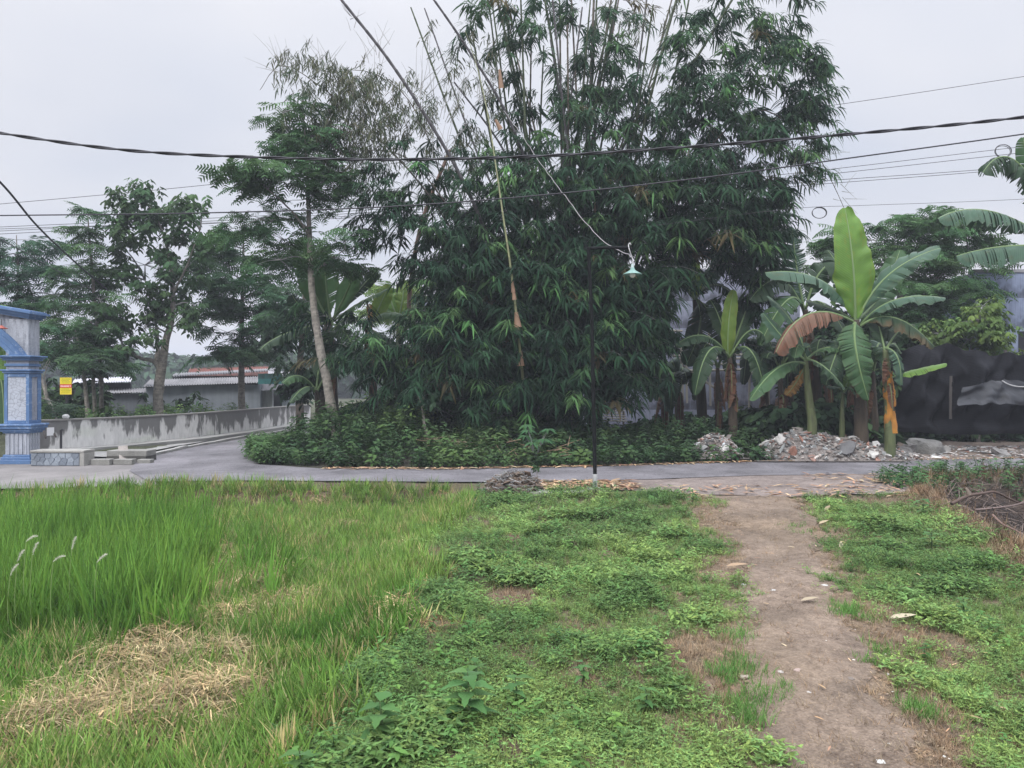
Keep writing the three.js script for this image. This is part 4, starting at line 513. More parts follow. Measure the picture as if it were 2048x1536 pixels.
for (const [sd, px, py, d, h, lab] of [[311, 600, 840, 26, 560, 'dark trunk in the shade left of the leaning pale trunk'], [312, 643, 850, 24, 640, 'dark banana-like trunk close behind the leaning pale trunk']]) tree('shade_tree', lab, 'tree', null, sd,
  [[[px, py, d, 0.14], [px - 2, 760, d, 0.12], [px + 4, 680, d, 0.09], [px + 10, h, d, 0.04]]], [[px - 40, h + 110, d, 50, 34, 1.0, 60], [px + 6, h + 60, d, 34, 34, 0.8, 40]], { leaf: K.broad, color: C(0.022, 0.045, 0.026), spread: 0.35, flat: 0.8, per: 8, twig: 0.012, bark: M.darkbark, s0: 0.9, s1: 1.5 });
// right-hand side
tree('feathery_tree', 'wide feathery tree behind the large bright banana leaf at the right', 'tree', null, 320,
  [[[1800, 850, 26, 0.16], [1805, 720, 26, 0.14], [1800, 600, 26, 0.11], [1810, 500, 26, 0.05], [1840, 440, 26, 0.02]], [[1802, 640, 26, 0.08], [1870, 560, 25.6, 0.05], [1940, 510, 25.5, 0.02]], [[1800, 620, 26, 0.08], [1740, 540, 26, 0.05], [1690, 490, 26, 0.02]]],
  [[1850, 435, 26, 50, 12, 1.0, 80], [1770, 445, 26, 55, 14, 1.2, 100], [1920, 450, 26, 60, 18, 1.2, 120], [1690, 480, 26, 50, 18, 1.2, 80], [1740, 480, 25.8, 70, 22, 1.4, 150], [1840, 475, 25.8, 90, 24, 1.6, 240], [1930, 500, 25.7, 80, 24, 1.5, 200], [1700, 530, 26, 60, 26, 1.4, 130], [1790, 530, 25.4, 90, 26, 1.7, 240], [1890, 545, 25.3, 90, 26, 1.7, 240], [1930, 555, 25.2, 50, 24, 1.1, 80], [1820, 590, 25, 90, 26, 1.7, 230], [1920, 600, 24.8, 80, 24, 1.5, 200], [1850, 645, 24.6, 90, 26, 1.6, 220], [1900, 650, 24.5, 50, 22, 1.1, 80], [1780, 640, 25, 60, 30, 1.4, 130]],
  { ...fr, spread: 0.36, color: C(0.075, 0.155, 0.06), s0: 0.9, s1: 1.4, per: 7 });
tree('leafy_bush', 'yellow green leafy bush spilling over the black net in front of the blue grey wall', 'bush', null, 321,
  [[[1955, 860, 22.5, 0.07], [1950, 760, 22.5, 0.06], [1945, 680, 22.4, 0.04], [1960, 630, 22.4, 0.02]]], [[1965, 612, 22.5, 30, 20, 0.6, 50], [1950, 640, 22.4, 50, 24, 0.8, 90], [1978, 668, 22.2, 36, 24, 0.8, 70], [1935, 680, 22.2, 46, 22, 0.8, 70], [2000, 695, 22, 30, 20, 0.6, 50], [1890, 670, 22.4, 50, 24, 0.8, 80]],
  { leaf: K.broad, color: C(0.105, 0.17, 0.05), spread: 0.22, per: 7, twig: 0.01, s0: 0.7, s1: 1.1, vary: 0.35 });
tree('small_tree', 'pale green small tree glimpsed between the banana leaves and the bamboo', 'tree', null, 322,
  [[[800, 840, 30, 0.1], [800, 700, 30, 0.08], [802, 600, 30, 0.03]]], [[795, 580, 30, 60, 14, 1.2, 90], [810, 610, 30, 50, 20, 1.1, 90], [770, 640, 30, 60, 26, 1.2, 90]], { ...fr, color: C(0.12, 0.2, 0.06), s0: 1, s1: 1.5 });
// far off: a hazy wood on the skyline, and dark undergrowth filling the shade
{ seed(330); const l = []; for (let k = 0; k < 9000; k++) { const x = R(-95, 30), d = R(95, 135), h = 3.2 + 4.5 * fbm(x * 0.09, 3, 161, 0, 4) + 2.0 * fbm(x * 0.5, 5, 162, 0, 3); l.push({ p: V(x, R(0.2, h), -d), yaw: R(0, 6.28), roll: R(-0.6, 0.6), tilt: R(-0.6, 0.6), s: R(3.5, 7), c: vary(C(0.045, 0.08, 0.045), 0.3) }); }
  tag(inst('distant_wood', K.broad, M.leafDull, l, scene), 'hazy wood along the skyline seen past the forked trunk', 'wood', null, 'stuff'); }
{ seed(331); const l = []; const zones = [[-21, -10.4, 23, 33, 1.9, 1300], [-4.2, 1, 24.6, 29, 2.6, 3000], [-7, -4.2, 24.6, 29, 1.3, 800], [-5.6, -1.5, 22.5, 25, 1.1, 1000], [6.2, 9.6, 19.7, 22.2, 1.25, 1100], [4, 13, 23.5, 27.5, 0.9, 1600], [9.3, 13.5, 23.5, 27.5, 4.6, 2600], [10, 16, 22.5, 25, 2.0, 1000]];
  for (const [x0, x1, d0, d1, h, n] of zones) for (let k = 0; k < n; k++) { const x = R(x0, x1), d = R(d0, d1), top = h * (0.35 + 1.0 * fbm(x * 0.5, d * 0.5, 171, 0, 3)); if (sdPoly(x, d, ROAD) < 0.7) continue; if (x < -9 && 1024 + x / d * FPX > 215 && rnd() < 0.93) continue; if (x > -13 && x < -10.6 && d < 27) { if (rnd() < 0.7) continue; } l.push({ p: V(x, R(0, top), -d), yaw: R(0, 6.28), roll: R(-0.7, 0.7), tilt: R(-0.7, 0.7), s: R(0.9, 1.9), c: vary(mix(C(0.024, 0.05, 0.026), C(0.06, 0.10, 0.035), rnd() * rnd()), 0.4) }); }
  tag(inst('undergrowth', K.broad, M.leafDull, l, scene), 'dark leafy undergrowth in the shade behind the bamboo and along the bank', 'undergrowth', null, 'stuff'); }
// ---------------------------------------------------------------- the bamboo clump
{
  seed(400); const g = base('bamboo_clump', 'huge dark bamboo clump with arching canes in the middle beyond the road', 'bamboo', V(1.2, 0, -22));
  const mGreen = std({ color: C(0.06, 0.085, 0.035), vertexColors: true, roughness: 0.55 }), mOld = std({ color: C(0.11, 0.09, 0.065), vertexColors: true, roughness: 0.65 }), mPale = std({ color: C(0.2, 0.215, 0.10), vertexColors: true, roughness: 0.5 }), mBrown = std({ color: C(0.19, 0.105, 0.07), vertexColors: true, roughness: 0.6 }), mGrey = std({ color: C(0.085, 0.078, 0.085), vertexColors: true, roughness: 0.6 }), mSheath = std({ color: C(0.25, 0.155, 0.10), side: THREE.DoubleSide, roughness: 0.8 });
  const culms = [];
  function culm(pts, r0, r1, mat, label, nodes = true) {     // a cane with thickened joints
    const cv = new THREE.CatmullRomCurve3(pts.map((p) => P(...p)), false, 'centripetal'), L = cv.getLength(), ps = [], rr = []; let s = 0, k = 0; const step = 0.36;
    while (s < L) { const t = s / L, r = lerp(r0, r1, t); ps.push(cv.getPointAt(t)); rr.push(nodes && k % 2 === 0 ? r * 1.16 : r); k++; s += k % 2 ? 0.02 : step; }
    ps.push(cv.getPointAt(1)); rr.push(r1); const cols = ps.map((_, i) => (i % 2 ? 1 : 0.6)); const mb = new MB(); tube(mb, ps, rr, 7, (t) => cols[Math.min(cols.length - 1, Math.round(t * (ps.length - 1)))]); part('cane', mb.geo(), mat, g, null, label); culms.push(cv); return cv;
  }
  // canes seen singly, as [px, py, distance]
  const lean1 = culm([[1080, 845, 21.6], [1035, 660, 21.2], [985, 500, 20.6], [925, 360, 20.2], [850, 230, 19.8], [770, 110, 19.5], [683, 0, 19.2], [600, -110, 19]], 0.055, 0.03, mGrey, 'dark bare cane leaning far out to the left');
  const lean2 = culm([[1150, 840, 22], [1120, 600, 21.6], [1070, 380, 21.2], [1010, 222, 20.8], [940, 105, 20.5], [868, 0, 20.2], [800, -90, 20]], 0.05, 0.024, mGrey, 'bare cane leaning left above the lamp wire');
  const front = culm([[1056, 842, 20.1], [1044, 740, 18.8], [1034, 640, 18.6], [1022, 540, 18.7], [1006, 430, 18.9], [990, 320, 19.3], [972, 210, 19.8], [950, 120, 20.3], [930, 60, 20.6]], 0.037, 0.007, mPale, 'pale yellow green cane with brown sheaths in front of the dark foliage');
  culm([[1090, 845, 22.5], [1000, 600, 22], [900, 420, 21.5], [830, 330, 21.3], [790, 305, 21.2], [715, 300, 21]], 0.04, 0.01, mOld);
  culm([[1095, 845, 22.5], [960, 560, 22], [850, 380, 21.5], [740, 260, 21.3], [650, 180, 21.2], [560, 130, 21.2], [520, 180, 21.2]], 0.045, 0.006, mOld, 'thin arching cane with sparse dry leaves at the upper left');
  culm([[1095, 845, 22.5], [970, 570, 22.5], [900, 420, 22.2], [858, 280, 22], [800, 180, 22], [720, 140, 22], [650, 150, 22]], 0.04, 0.006, mOld);
  culm([[880, 845, 24], [820, 640, 24.2], [822, 560, 24.3], [845, 440, 24.3], [900, 300, 24.4]], 0.07, 0.05, mBrown, 'thick reddish brown cane left of the dark foliage');
  culm([[1180, 845, 21.6], [1300, 560, 21.4], [1400, 320, 21.2], [1520, 220, 21], [1620, 290, 21], [1662, 360, 21], [1690, 420, 21]], 0.045, 0.006, mOld);
  culm([[1190, 845, 21.6], [1280, 500, 21.4], [1350, 200, 21.2], [1440, 40, 21], [1500, -60, 21]], 0.045, 0.03, mGreen); culm([[1170, 845, 21.6], [1230, 500, 21.4], [1290, 240, 21.2], [1330, 80, 21], [1370, -60, 21]], 0.045, 0.03, mGreen);
  culm([[1120, 845, 22], [1090, 500, 22], [1040, 200, 22], [985, -40, 22]], 0.05, 0.03, mGreen); culm([[1140, 845, 22.2], [1140, 500, 22.2], [1120, 200, 22.2], [1080, -60, 22.2]], 0.05, 0.03, mGreen); culm([[1160, 845, 22.2], [1170, 500, 22.4], [1180, 200, 22.4], [1190, -60, 22.4]], 0.05, 0.03, mOld);
  for (let k = 0; k < 46; k++) { const a = R(-0.9, 0.9), bx = 1120 + R(-75, 85), bd = 22 + R(-1, 1.6), tx = bx + a * 260 + R(-60, 60), ty = R(-120, 260), td = bd + R(-1.6, 1.6); culm([[bx, 850, bd], [bx + a * 50, 560, lerp(bd, td, 0.35)], [lerp(bx, tx, 0.6), 300, lerp(bd, td, 0.7)], [tx, ty, td]], R(0.04, 0.055), 0.02, pick([mGreen, mOld, mGreen, mGrey])); }
  // papery sheaths on the front cane and hanging dead ones
  const sheath = (px, py, d, w, h, rot) => { const mb = new MB(), p = P(px, py, d); for (let j = 0; j <= 5; j++) for (let i = 0; i <= 6; i++) { const a = (i / 6 - 0.5) * 3.4, r = w * (1 - 0.55 * (j / 5)) * 0.6; mb.v(V(Math.sin(a) * r, h * j / 5, Math.cos(a) * r), 0, 0); } for (let j = 0; j < 5; j++) for (let i = 0; i < 6; i++) mb.q(j * 7 + i, j * 7 + i + 1, j * 7 + i + 8, j * 7 + i + 7); const m = shad(new THREE.Mesh(mb.geo(), mSheath)); m.name = 'sheath'; m.position.copy(p).sub(g.position); m.rotation.z = rot; g.add(m); };
  sheath(1036, 655, 18.5, 0.15, 0.36, 0.12); sheath(1042, 732, 18.7, 0.14, 0.36, 0.04); sheath(1029, 600, 18.5, 0.09, 0.3, 0.1); sheath(1003, 178, 20.4, 0.12, 0.5, 0.1); sheath(1190, 430, 20.4, 0.07, 0.4, 0); sheath(1027, 585, 18.5, 0.085, 0.28, 0.1); sheath(1002, 260, 20.2, 0.12, 0.3, 0.5); sheath(1052, 800, 19.4, 0.1, 0.4, 0.1); sheath(930, 565, 20.6, 0.09, 0.3, 0.5);
  // foliage: [px, py, d, rx px, ry px, rz m, sprays]
  const B = [
    [1000, 30, 21.5, 70, 60, 1.2, 40], [1110, 20, 21.8, 90, 70, 1.4, 70], [1200, 60, 22, 60, 80, 1.2, 54], [1150, 150, 21.8, 80, 80, 1.4, 80], [1060, 190, 21.6, 70, 60, 1.2, 34], [1210, 200, 21.6, 60, 60, 1.2, 44],
    [1410, 50, 21.2, 70, 70, 1.2, 44], [1500, 20, 21.2, 70, 60, 1.2, 44], [1590, 20, 21.2, 40, 50, 0.9, 26], [1350, 130, 21.4, 60, 50, 1.1, 34], [1450, 130, 21.2, 80, 60, 1.3, 60], [1540, 120, 21.2, 60, 50, 1.1, 44], [1610, 140, 21, 50, 50, 1, 40], [1650, 180, 21, 36, 50, 0.8, 30],
    [1310, 220, 21.4, 60, 50, 1.1, 40], [1410, 220, 21, 90, 55, 1.3, 80], [1520, 215, 21, 80, 50, 1.2, 66], [1620, 240, 21, 55, 46, 1, 44], [1660, 290, 21, 28, 46, 0.7, 26],
    [1090, 270, 21.5, 70, 60, 1.3, 50], [1180, 290, 21.2, 80, 60, 1.4, 70], [1280, 310, 21, 90, 60, 1.4, 90], [1390, 310, 20.9, 90, 60, 1.4, 100], [1490, 310, 20.9, 80, 56, 1.3, 80], [1570, 320, 21, 50, 44, 1, 36],
    [1000, 330, 21.5, 60, 50, 1.1, 26], [1100, 380, 21.2, 90, 60, 1.5, 100], [1210, 400, 21, 100, 65, 1.6, 130], [1330, 400, 20.8, 100, 65, 1.5, 130], [1440, 400, 20.9, 90, 60, 1.4, 100], [1530, 410, 21, 60, 56, 1.1, 50],
    [870, 310, 21.4, 60, 34, 1, 34], [800, 390, 21.2, 80, 50, 1.2, 56], [880, 400, 21.2, 80, 50, 1.2, 56], [770, 450, 21.2, 55, 50, 1.1, 36], [850, 470, 21, 80, 50, 1.3, 60], [950, 440, 21.2, 70, 60, 1.3, 60], [1020, 470, 21, 80, 60, 1.4, 90],
    [940, 530, 20.8, 90, 60, 1.5, 110], [1050, 550, 20.6, 90, 65, 1.5, 120], [1160, 520, 20.7, 100, 65, 1.6, 130], [1270, 510, 20.7, 100, 65, 1.5, 120], [1370, 478, 20.9, 80, 48, 1.3, 70], [1470, 490, 21.2, 60, 50, 1.1, 50], [1510, 480, 21.2, 44, 60, 0.9, 40],
    [915, 610, 20.5, 66, 55, 1.3, 70], [990, 640, 20.3, 90, 60, 1.4, 110], [1100, 640, 20.4, 100, 65, 1.6, 130], [1210, 620, 20.4, 90, 65, 1.5, 110], [1285, 580, 20.6, 60, 50, 1.2, 50], [1295, 640, 20.5, 34, 36, 0.9, 18],
    [880, 690, 20.3, 70, 50, 1.3, 70], [960, 720, 20.1, 90, 55, 1.4, 100], [1070, 720, 20.2, 100, 60, 1.5, 110], [1180, 710, 20.1, 90, 60, 1.4, 90], [1250, 690, 20.2, 60, 50, 1.2, 50], [1270, 730, 20.3, 40, 36, 0.8, 18], [1000, 700, 21.6, 130, 60, 0.8, 90], [1120, 620, 21.8, 140, 60, 0.8, 90], [1180, 740, 21.6, 90, 50, 0.8, 50], [1000, 560, 22, 120, 60, 0.8, 80],
    [860, 760, 20.2, 60, 45, 1.2, 40], [950, 790, 20, 80, 45, 1.3, 60], [1050, 790, 20.2, 80, 45, 1.3, 60], [1160, 780, 20, 70, 45, 1.2, 46], [1235, 760, 20, 40, 36, 0.9, 20],
    [690, 650, 20.9, 60, 26, 0.6, 20], [650, 620, 20.9, 40, 24, 0.5, 12], [760, 700, 20.2, 60, 30, 0.9, 34], [700, 700, 20.9, 50, 30, 0.7, 24], [800, 730, 20, 60, 40, 1.1, 30], [730, 760, 20.3, 50, 40, 1, 20],
    [1330, 60, 21.6, 30, 40, 0.8, 8], [1560, 440, 21.2, 40, 40, 0.8, 24], [1500, 560, 21.4, 40, 50, 0.8, 30], [1495, 640, 21.6, 30, 50, 0.7, 20]];
  const list = [], tw = new MB();
  const spray = (c, out, L, n, col, s0, s1, lst) => { const pts = []; const dd = out.clone(); const p = c.clone(); pts.push(p.clone()); for (let k = 0; k < n; k++) { dd.addScaledVector(UP, -0.16 * (0.5 + rnd())).normalize(); p.addScaledVector(dd, L / n); pts.push(p.clone()); const yaw = Math.atan2(-dd.z, dd.x); for (let q = 0; q < 2; q++) lst.push({ p: p.clone().add(V(RN() * 0.1, RN() * 0.08, RN() * 0.1)), yaw: yaw + R(-0.7, 0.7), tilt: R(-0.35, 0.35), roll: R(-0.55, 0.15), s: R(s0, s1), c: vary(col, 0.2, 0.08) }); } tube(tw, pts, pts.map((_, k) => 0.010 * (1 - 0.7 * k / n)), 3, 0.16, false); };
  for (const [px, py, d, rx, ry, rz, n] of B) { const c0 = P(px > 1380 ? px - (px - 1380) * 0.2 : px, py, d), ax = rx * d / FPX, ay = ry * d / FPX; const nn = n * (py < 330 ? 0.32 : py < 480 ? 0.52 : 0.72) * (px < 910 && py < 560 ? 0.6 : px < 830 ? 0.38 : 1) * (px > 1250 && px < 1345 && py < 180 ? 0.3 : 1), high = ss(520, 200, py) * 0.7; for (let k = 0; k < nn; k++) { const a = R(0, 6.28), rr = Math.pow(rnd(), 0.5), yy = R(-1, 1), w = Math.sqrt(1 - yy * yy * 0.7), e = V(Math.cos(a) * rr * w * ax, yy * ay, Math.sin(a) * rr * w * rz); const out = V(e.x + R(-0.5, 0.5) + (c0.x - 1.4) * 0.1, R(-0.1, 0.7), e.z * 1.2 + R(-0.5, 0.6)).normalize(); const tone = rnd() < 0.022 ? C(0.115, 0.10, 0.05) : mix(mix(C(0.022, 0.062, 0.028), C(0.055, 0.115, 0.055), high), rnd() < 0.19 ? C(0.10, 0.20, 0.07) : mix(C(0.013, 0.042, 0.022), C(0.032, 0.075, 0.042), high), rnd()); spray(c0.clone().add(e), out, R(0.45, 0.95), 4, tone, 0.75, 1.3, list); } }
  // bright young sprays seen singly in front
  for (const [px, py, d] of [[1000, 575, 19.3], [932, 662, 19.1], [1075, 590, 19.3], [1115, 600, 19.3], [1165, 600, 19.3], [1230, 640, 19.2], [1380, 315, 19.8], [1465, 205, 20], [1030, 350, 20.2], [1120, 385, 20.2], [1185, 695, 19.2], [1000, 820, 19.2], [1065, 845, 19], [1260, 680, 19.2], [985, 700, 19.2], [1430, 270, 20], [840, 350, 20.6]]) spray(P(px - 8, py - 14, d), V(R(-0.5, 0.5), 0.4, 0.8).normalize(), 0.3, 2, C(0.11, 0.26, 0.085), 0.9, 1.15, list);
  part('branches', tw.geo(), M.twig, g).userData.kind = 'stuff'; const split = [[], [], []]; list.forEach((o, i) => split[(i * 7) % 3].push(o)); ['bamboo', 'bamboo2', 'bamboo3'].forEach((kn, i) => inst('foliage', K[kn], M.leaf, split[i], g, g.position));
  // sparse dry foliage at the upper left, and bare twigs
  const dry = [], tb = new MB(); const thinD = 0.7, D = [[650, 150, 21.2, 50, 24, 0.8, 26], [600, 130, 21.2, 40, 30, 0.6, 18], [690, 190, 21.2, 60, 34, 0.9, 50], [760, 190, 21.4, 60, 36, 0.9, 50], [640, 210, 21.2, 60, 40, 0.9, 40], [720, 250, 21.2, 80, 40, 1, 80], [790, 260, 21.4, 60, 40, 1, 50], [680, 280, 21, 50, 36, 0.8, 40], [760, 310, 21.2, 70, 36, 0.9, 50], [830, 220, 21.6, 40, 40, 0.8, 24], [700, 330, 21, 40, 34, 0.7, 22], [930, 180, 21.4, 60, 60, 0.9, 26], [960, 270, 21.2, 60, 60, 0.9, 30], [930, 80, 21.2, 50, 50, 0.8, 12], [1300, 60, 21.4, 50, 60, 0.9, 14], [1440, 320, 20.8, 50, 40, 0.8, 20], [1600, 340, 21, 40, 30, 0.6, 14]];
  for (const [px, py, d, rx, ry, rz, n] of D) for (let k = 0; k < n * thinD; k++) { const p = P(px + RN() * rx * 1.4, py + RN() * ry * 1.4, d + RN() * rz), q = p.clone().add(V(R(-0.3, 0.3), R(0.1, 0.5), R(-0.2, 0.2))); tube(tb, [q, p], [0.006, 0.004], 3, 0.4, false); for (let j = 0; j < 3; j++) dry.push({ p: p.clone().lerp(q, j * 0.3), yaw: R(0, 6.28), tilt: R(-0.3, 0.3), roll: R(-0.4, 0.2), s: R(0.8, 1.25), c: vary(mix(C(0.13, 0.13, 0.085), C(0.075, 0.11, 0.06), rnd()), 0.2) }); }
  for (const [px, py, len, n, d, a0, a1] of [[560, 130, 90, 9, 21.2, 1.2, 3.2], [650, 130, 80, 8, 21.2, 0.9, 2.2], [740, 130, 90, 8, 21.6, 0.6, 2.2], [850, 180, 130, 12, 21.2, 0.7, 2.4], [895, 240, 140, 12, 21, 0.8, 2.0], [960, 200, 150, 12, 21, 0.6, 2.2], [880, 300, 120, 8, 21, 0.4, 2.2], [1270, 60, 90, 8, 21.2, 0.4, 2.6], [1640, 300, 60, 6, 21, -1.4, 0.4], [1680, 380, 50, 7, 21, -1.6, 2.4], [760, 100, 60, 4, 19.5, 0.6, 2.8], [830, 200, 60, 5, 19.7, 0.4, 2.8], [715, 45, 40, 5, 19.3, 0.4, 2.8]]) for (let k = 0; k < n; k++) { const a = lerp(a0, a1, rnd()), l = len * R(0.4, 1), sx = px + R(-20, 20), sy = py + R(-20, 20); tube(tb, [P(sx, sy, d), P(sx + Math.cos(a) * l * 0.5 + R(-4, 4), sy - Math.sin(a) * l * 0.5, d), P(sx + Math.cos(a) * l, sy - Math.sin(a) * l * 0.96, d)], [0.010, 0.007, 0.003], 3, 0.35, false); }
  part('bare_twigs', tb.geo(), M.twig, g).userData.kind = 'stuff'; inst('dry_foliage', K.dry, M.leaf, dry, g, g.position);
}
// ---------------------------------------------------------------- banana plants: leaves as [via], [tip], width m, material, upper side
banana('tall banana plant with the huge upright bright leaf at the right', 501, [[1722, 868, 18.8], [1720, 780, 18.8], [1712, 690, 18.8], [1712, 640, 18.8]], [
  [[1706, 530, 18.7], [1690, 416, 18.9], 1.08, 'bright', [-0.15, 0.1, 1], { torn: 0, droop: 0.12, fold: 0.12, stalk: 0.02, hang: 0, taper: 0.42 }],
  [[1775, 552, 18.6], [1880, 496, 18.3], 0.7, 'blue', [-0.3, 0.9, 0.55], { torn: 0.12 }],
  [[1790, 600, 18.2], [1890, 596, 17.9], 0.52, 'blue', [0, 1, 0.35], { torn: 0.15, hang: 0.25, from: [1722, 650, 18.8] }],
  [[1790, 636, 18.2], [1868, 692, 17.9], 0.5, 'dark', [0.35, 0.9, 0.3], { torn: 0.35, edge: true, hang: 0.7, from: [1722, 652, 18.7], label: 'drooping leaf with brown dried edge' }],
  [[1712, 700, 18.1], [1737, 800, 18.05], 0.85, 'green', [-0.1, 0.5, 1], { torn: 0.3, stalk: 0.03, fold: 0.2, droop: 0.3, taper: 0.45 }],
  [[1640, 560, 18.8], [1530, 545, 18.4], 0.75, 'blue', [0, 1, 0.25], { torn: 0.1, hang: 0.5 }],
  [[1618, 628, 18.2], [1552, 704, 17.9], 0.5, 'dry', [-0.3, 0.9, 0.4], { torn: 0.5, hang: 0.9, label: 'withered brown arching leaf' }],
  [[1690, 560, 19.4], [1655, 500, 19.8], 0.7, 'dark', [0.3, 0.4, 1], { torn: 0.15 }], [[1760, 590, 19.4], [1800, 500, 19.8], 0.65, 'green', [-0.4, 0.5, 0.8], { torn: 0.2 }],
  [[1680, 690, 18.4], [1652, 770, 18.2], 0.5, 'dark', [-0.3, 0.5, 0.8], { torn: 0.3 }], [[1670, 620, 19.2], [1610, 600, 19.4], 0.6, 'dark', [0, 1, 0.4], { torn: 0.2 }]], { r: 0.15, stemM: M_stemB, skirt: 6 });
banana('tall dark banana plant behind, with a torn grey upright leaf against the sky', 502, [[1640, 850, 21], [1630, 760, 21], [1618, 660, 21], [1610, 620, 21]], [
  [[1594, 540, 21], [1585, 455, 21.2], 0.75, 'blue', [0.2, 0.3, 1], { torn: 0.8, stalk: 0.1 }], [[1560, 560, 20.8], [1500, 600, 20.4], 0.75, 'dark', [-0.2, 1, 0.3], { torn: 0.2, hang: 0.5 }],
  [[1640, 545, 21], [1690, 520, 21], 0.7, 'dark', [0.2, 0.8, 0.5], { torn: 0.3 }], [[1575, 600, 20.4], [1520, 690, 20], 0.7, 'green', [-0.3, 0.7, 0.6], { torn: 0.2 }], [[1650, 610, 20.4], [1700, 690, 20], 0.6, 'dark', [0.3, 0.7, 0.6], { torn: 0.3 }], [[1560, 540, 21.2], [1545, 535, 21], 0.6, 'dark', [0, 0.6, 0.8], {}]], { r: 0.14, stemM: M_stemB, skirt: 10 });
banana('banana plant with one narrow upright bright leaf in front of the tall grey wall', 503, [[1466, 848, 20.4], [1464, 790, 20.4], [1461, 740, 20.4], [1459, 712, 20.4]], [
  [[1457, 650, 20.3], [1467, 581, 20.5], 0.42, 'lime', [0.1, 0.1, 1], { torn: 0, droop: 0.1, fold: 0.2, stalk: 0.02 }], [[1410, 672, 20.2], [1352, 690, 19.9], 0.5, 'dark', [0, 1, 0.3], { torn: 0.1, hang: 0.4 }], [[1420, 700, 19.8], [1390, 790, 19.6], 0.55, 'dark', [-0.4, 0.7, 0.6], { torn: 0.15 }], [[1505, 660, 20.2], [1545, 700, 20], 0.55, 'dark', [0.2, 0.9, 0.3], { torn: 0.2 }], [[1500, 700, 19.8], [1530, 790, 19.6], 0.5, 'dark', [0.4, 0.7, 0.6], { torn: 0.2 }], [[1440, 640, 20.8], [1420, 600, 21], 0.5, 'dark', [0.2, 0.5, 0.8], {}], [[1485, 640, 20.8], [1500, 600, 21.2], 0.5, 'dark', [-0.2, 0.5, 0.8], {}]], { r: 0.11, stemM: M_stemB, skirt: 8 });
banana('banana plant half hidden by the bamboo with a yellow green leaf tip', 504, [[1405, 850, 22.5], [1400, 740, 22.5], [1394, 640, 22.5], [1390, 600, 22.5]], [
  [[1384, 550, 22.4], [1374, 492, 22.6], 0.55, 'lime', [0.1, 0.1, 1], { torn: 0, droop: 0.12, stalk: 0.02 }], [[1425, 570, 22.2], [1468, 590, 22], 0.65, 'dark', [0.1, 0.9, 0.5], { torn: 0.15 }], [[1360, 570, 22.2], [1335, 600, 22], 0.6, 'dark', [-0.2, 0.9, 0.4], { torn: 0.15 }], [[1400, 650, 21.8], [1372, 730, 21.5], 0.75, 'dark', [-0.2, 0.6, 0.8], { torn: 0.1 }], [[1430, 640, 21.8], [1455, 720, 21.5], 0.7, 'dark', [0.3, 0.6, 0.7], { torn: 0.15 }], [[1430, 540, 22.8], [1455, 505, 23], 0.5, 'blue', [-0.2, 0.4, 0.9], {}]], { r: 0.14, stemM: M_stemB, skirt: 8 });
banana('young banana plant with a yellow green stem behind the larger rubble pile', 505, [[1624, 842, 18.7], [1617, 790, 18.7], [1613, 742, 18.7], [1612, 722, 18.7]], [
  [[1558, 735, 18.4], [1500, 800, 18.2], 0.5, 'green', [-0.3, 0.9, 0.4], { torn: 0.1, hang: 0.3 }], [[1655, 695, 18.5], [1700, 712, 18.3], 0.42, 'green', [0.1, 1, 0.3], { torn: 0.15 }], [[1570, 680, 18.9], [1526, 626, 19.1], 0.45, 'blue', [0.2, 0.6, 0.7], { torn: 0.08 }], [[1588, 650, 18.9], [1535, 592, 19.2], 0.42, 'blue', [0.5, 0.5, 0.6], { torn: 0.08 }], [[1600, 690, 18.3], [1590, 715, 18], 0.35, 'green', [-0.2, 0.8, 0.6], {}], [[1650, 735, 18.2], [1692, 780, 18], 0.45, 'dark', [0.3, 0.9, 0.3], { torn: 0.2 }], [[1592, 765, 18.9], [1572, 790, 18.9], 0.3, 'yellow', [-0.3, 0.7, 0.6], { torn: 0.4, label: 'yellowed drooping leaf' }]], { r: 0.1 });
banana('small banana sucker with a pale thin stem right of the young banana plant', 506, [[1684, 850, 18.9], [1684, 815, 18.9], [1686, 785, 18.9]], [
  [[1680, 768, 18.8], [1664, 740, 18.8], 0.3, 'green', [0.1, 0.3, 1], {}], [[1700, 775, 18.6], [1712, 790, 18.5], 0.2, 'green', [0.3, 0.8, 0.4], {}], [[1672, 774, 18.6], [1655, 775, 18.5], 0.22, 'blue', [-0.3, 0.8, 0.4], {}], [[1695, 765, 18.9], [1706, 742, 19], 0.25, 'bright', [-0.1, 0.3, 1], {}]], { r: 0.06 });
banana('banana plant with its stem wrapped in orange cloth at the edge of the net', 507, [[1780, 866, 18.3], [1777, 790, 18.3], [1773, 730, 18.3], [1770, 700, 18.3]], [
  [[1825, 742, 18], [1893, 727, 17.8], 0.3, 'bright', [0.1, 1, 0.5], { torn: 0.05, hang: 0.2, from: [1784, 755, 18.2] }], [[1795, 715, 18], [1802, 770, 17.9], 0.4, 'blue', [0.4, 0.5, 0.7], { torn: 0.15 }], [[1760, 660, 18.5], [1752, 640, 18.7], 0.45, 'dark', [0, 0.4, 0.9], {}], [[1800, 660, 18.6], [1830, 650, 18.6], 0.45, 'dark', [0.2, 0.8, 0.4], { torn: 0.2 }]], { r: 0.11, skirt: 3 });
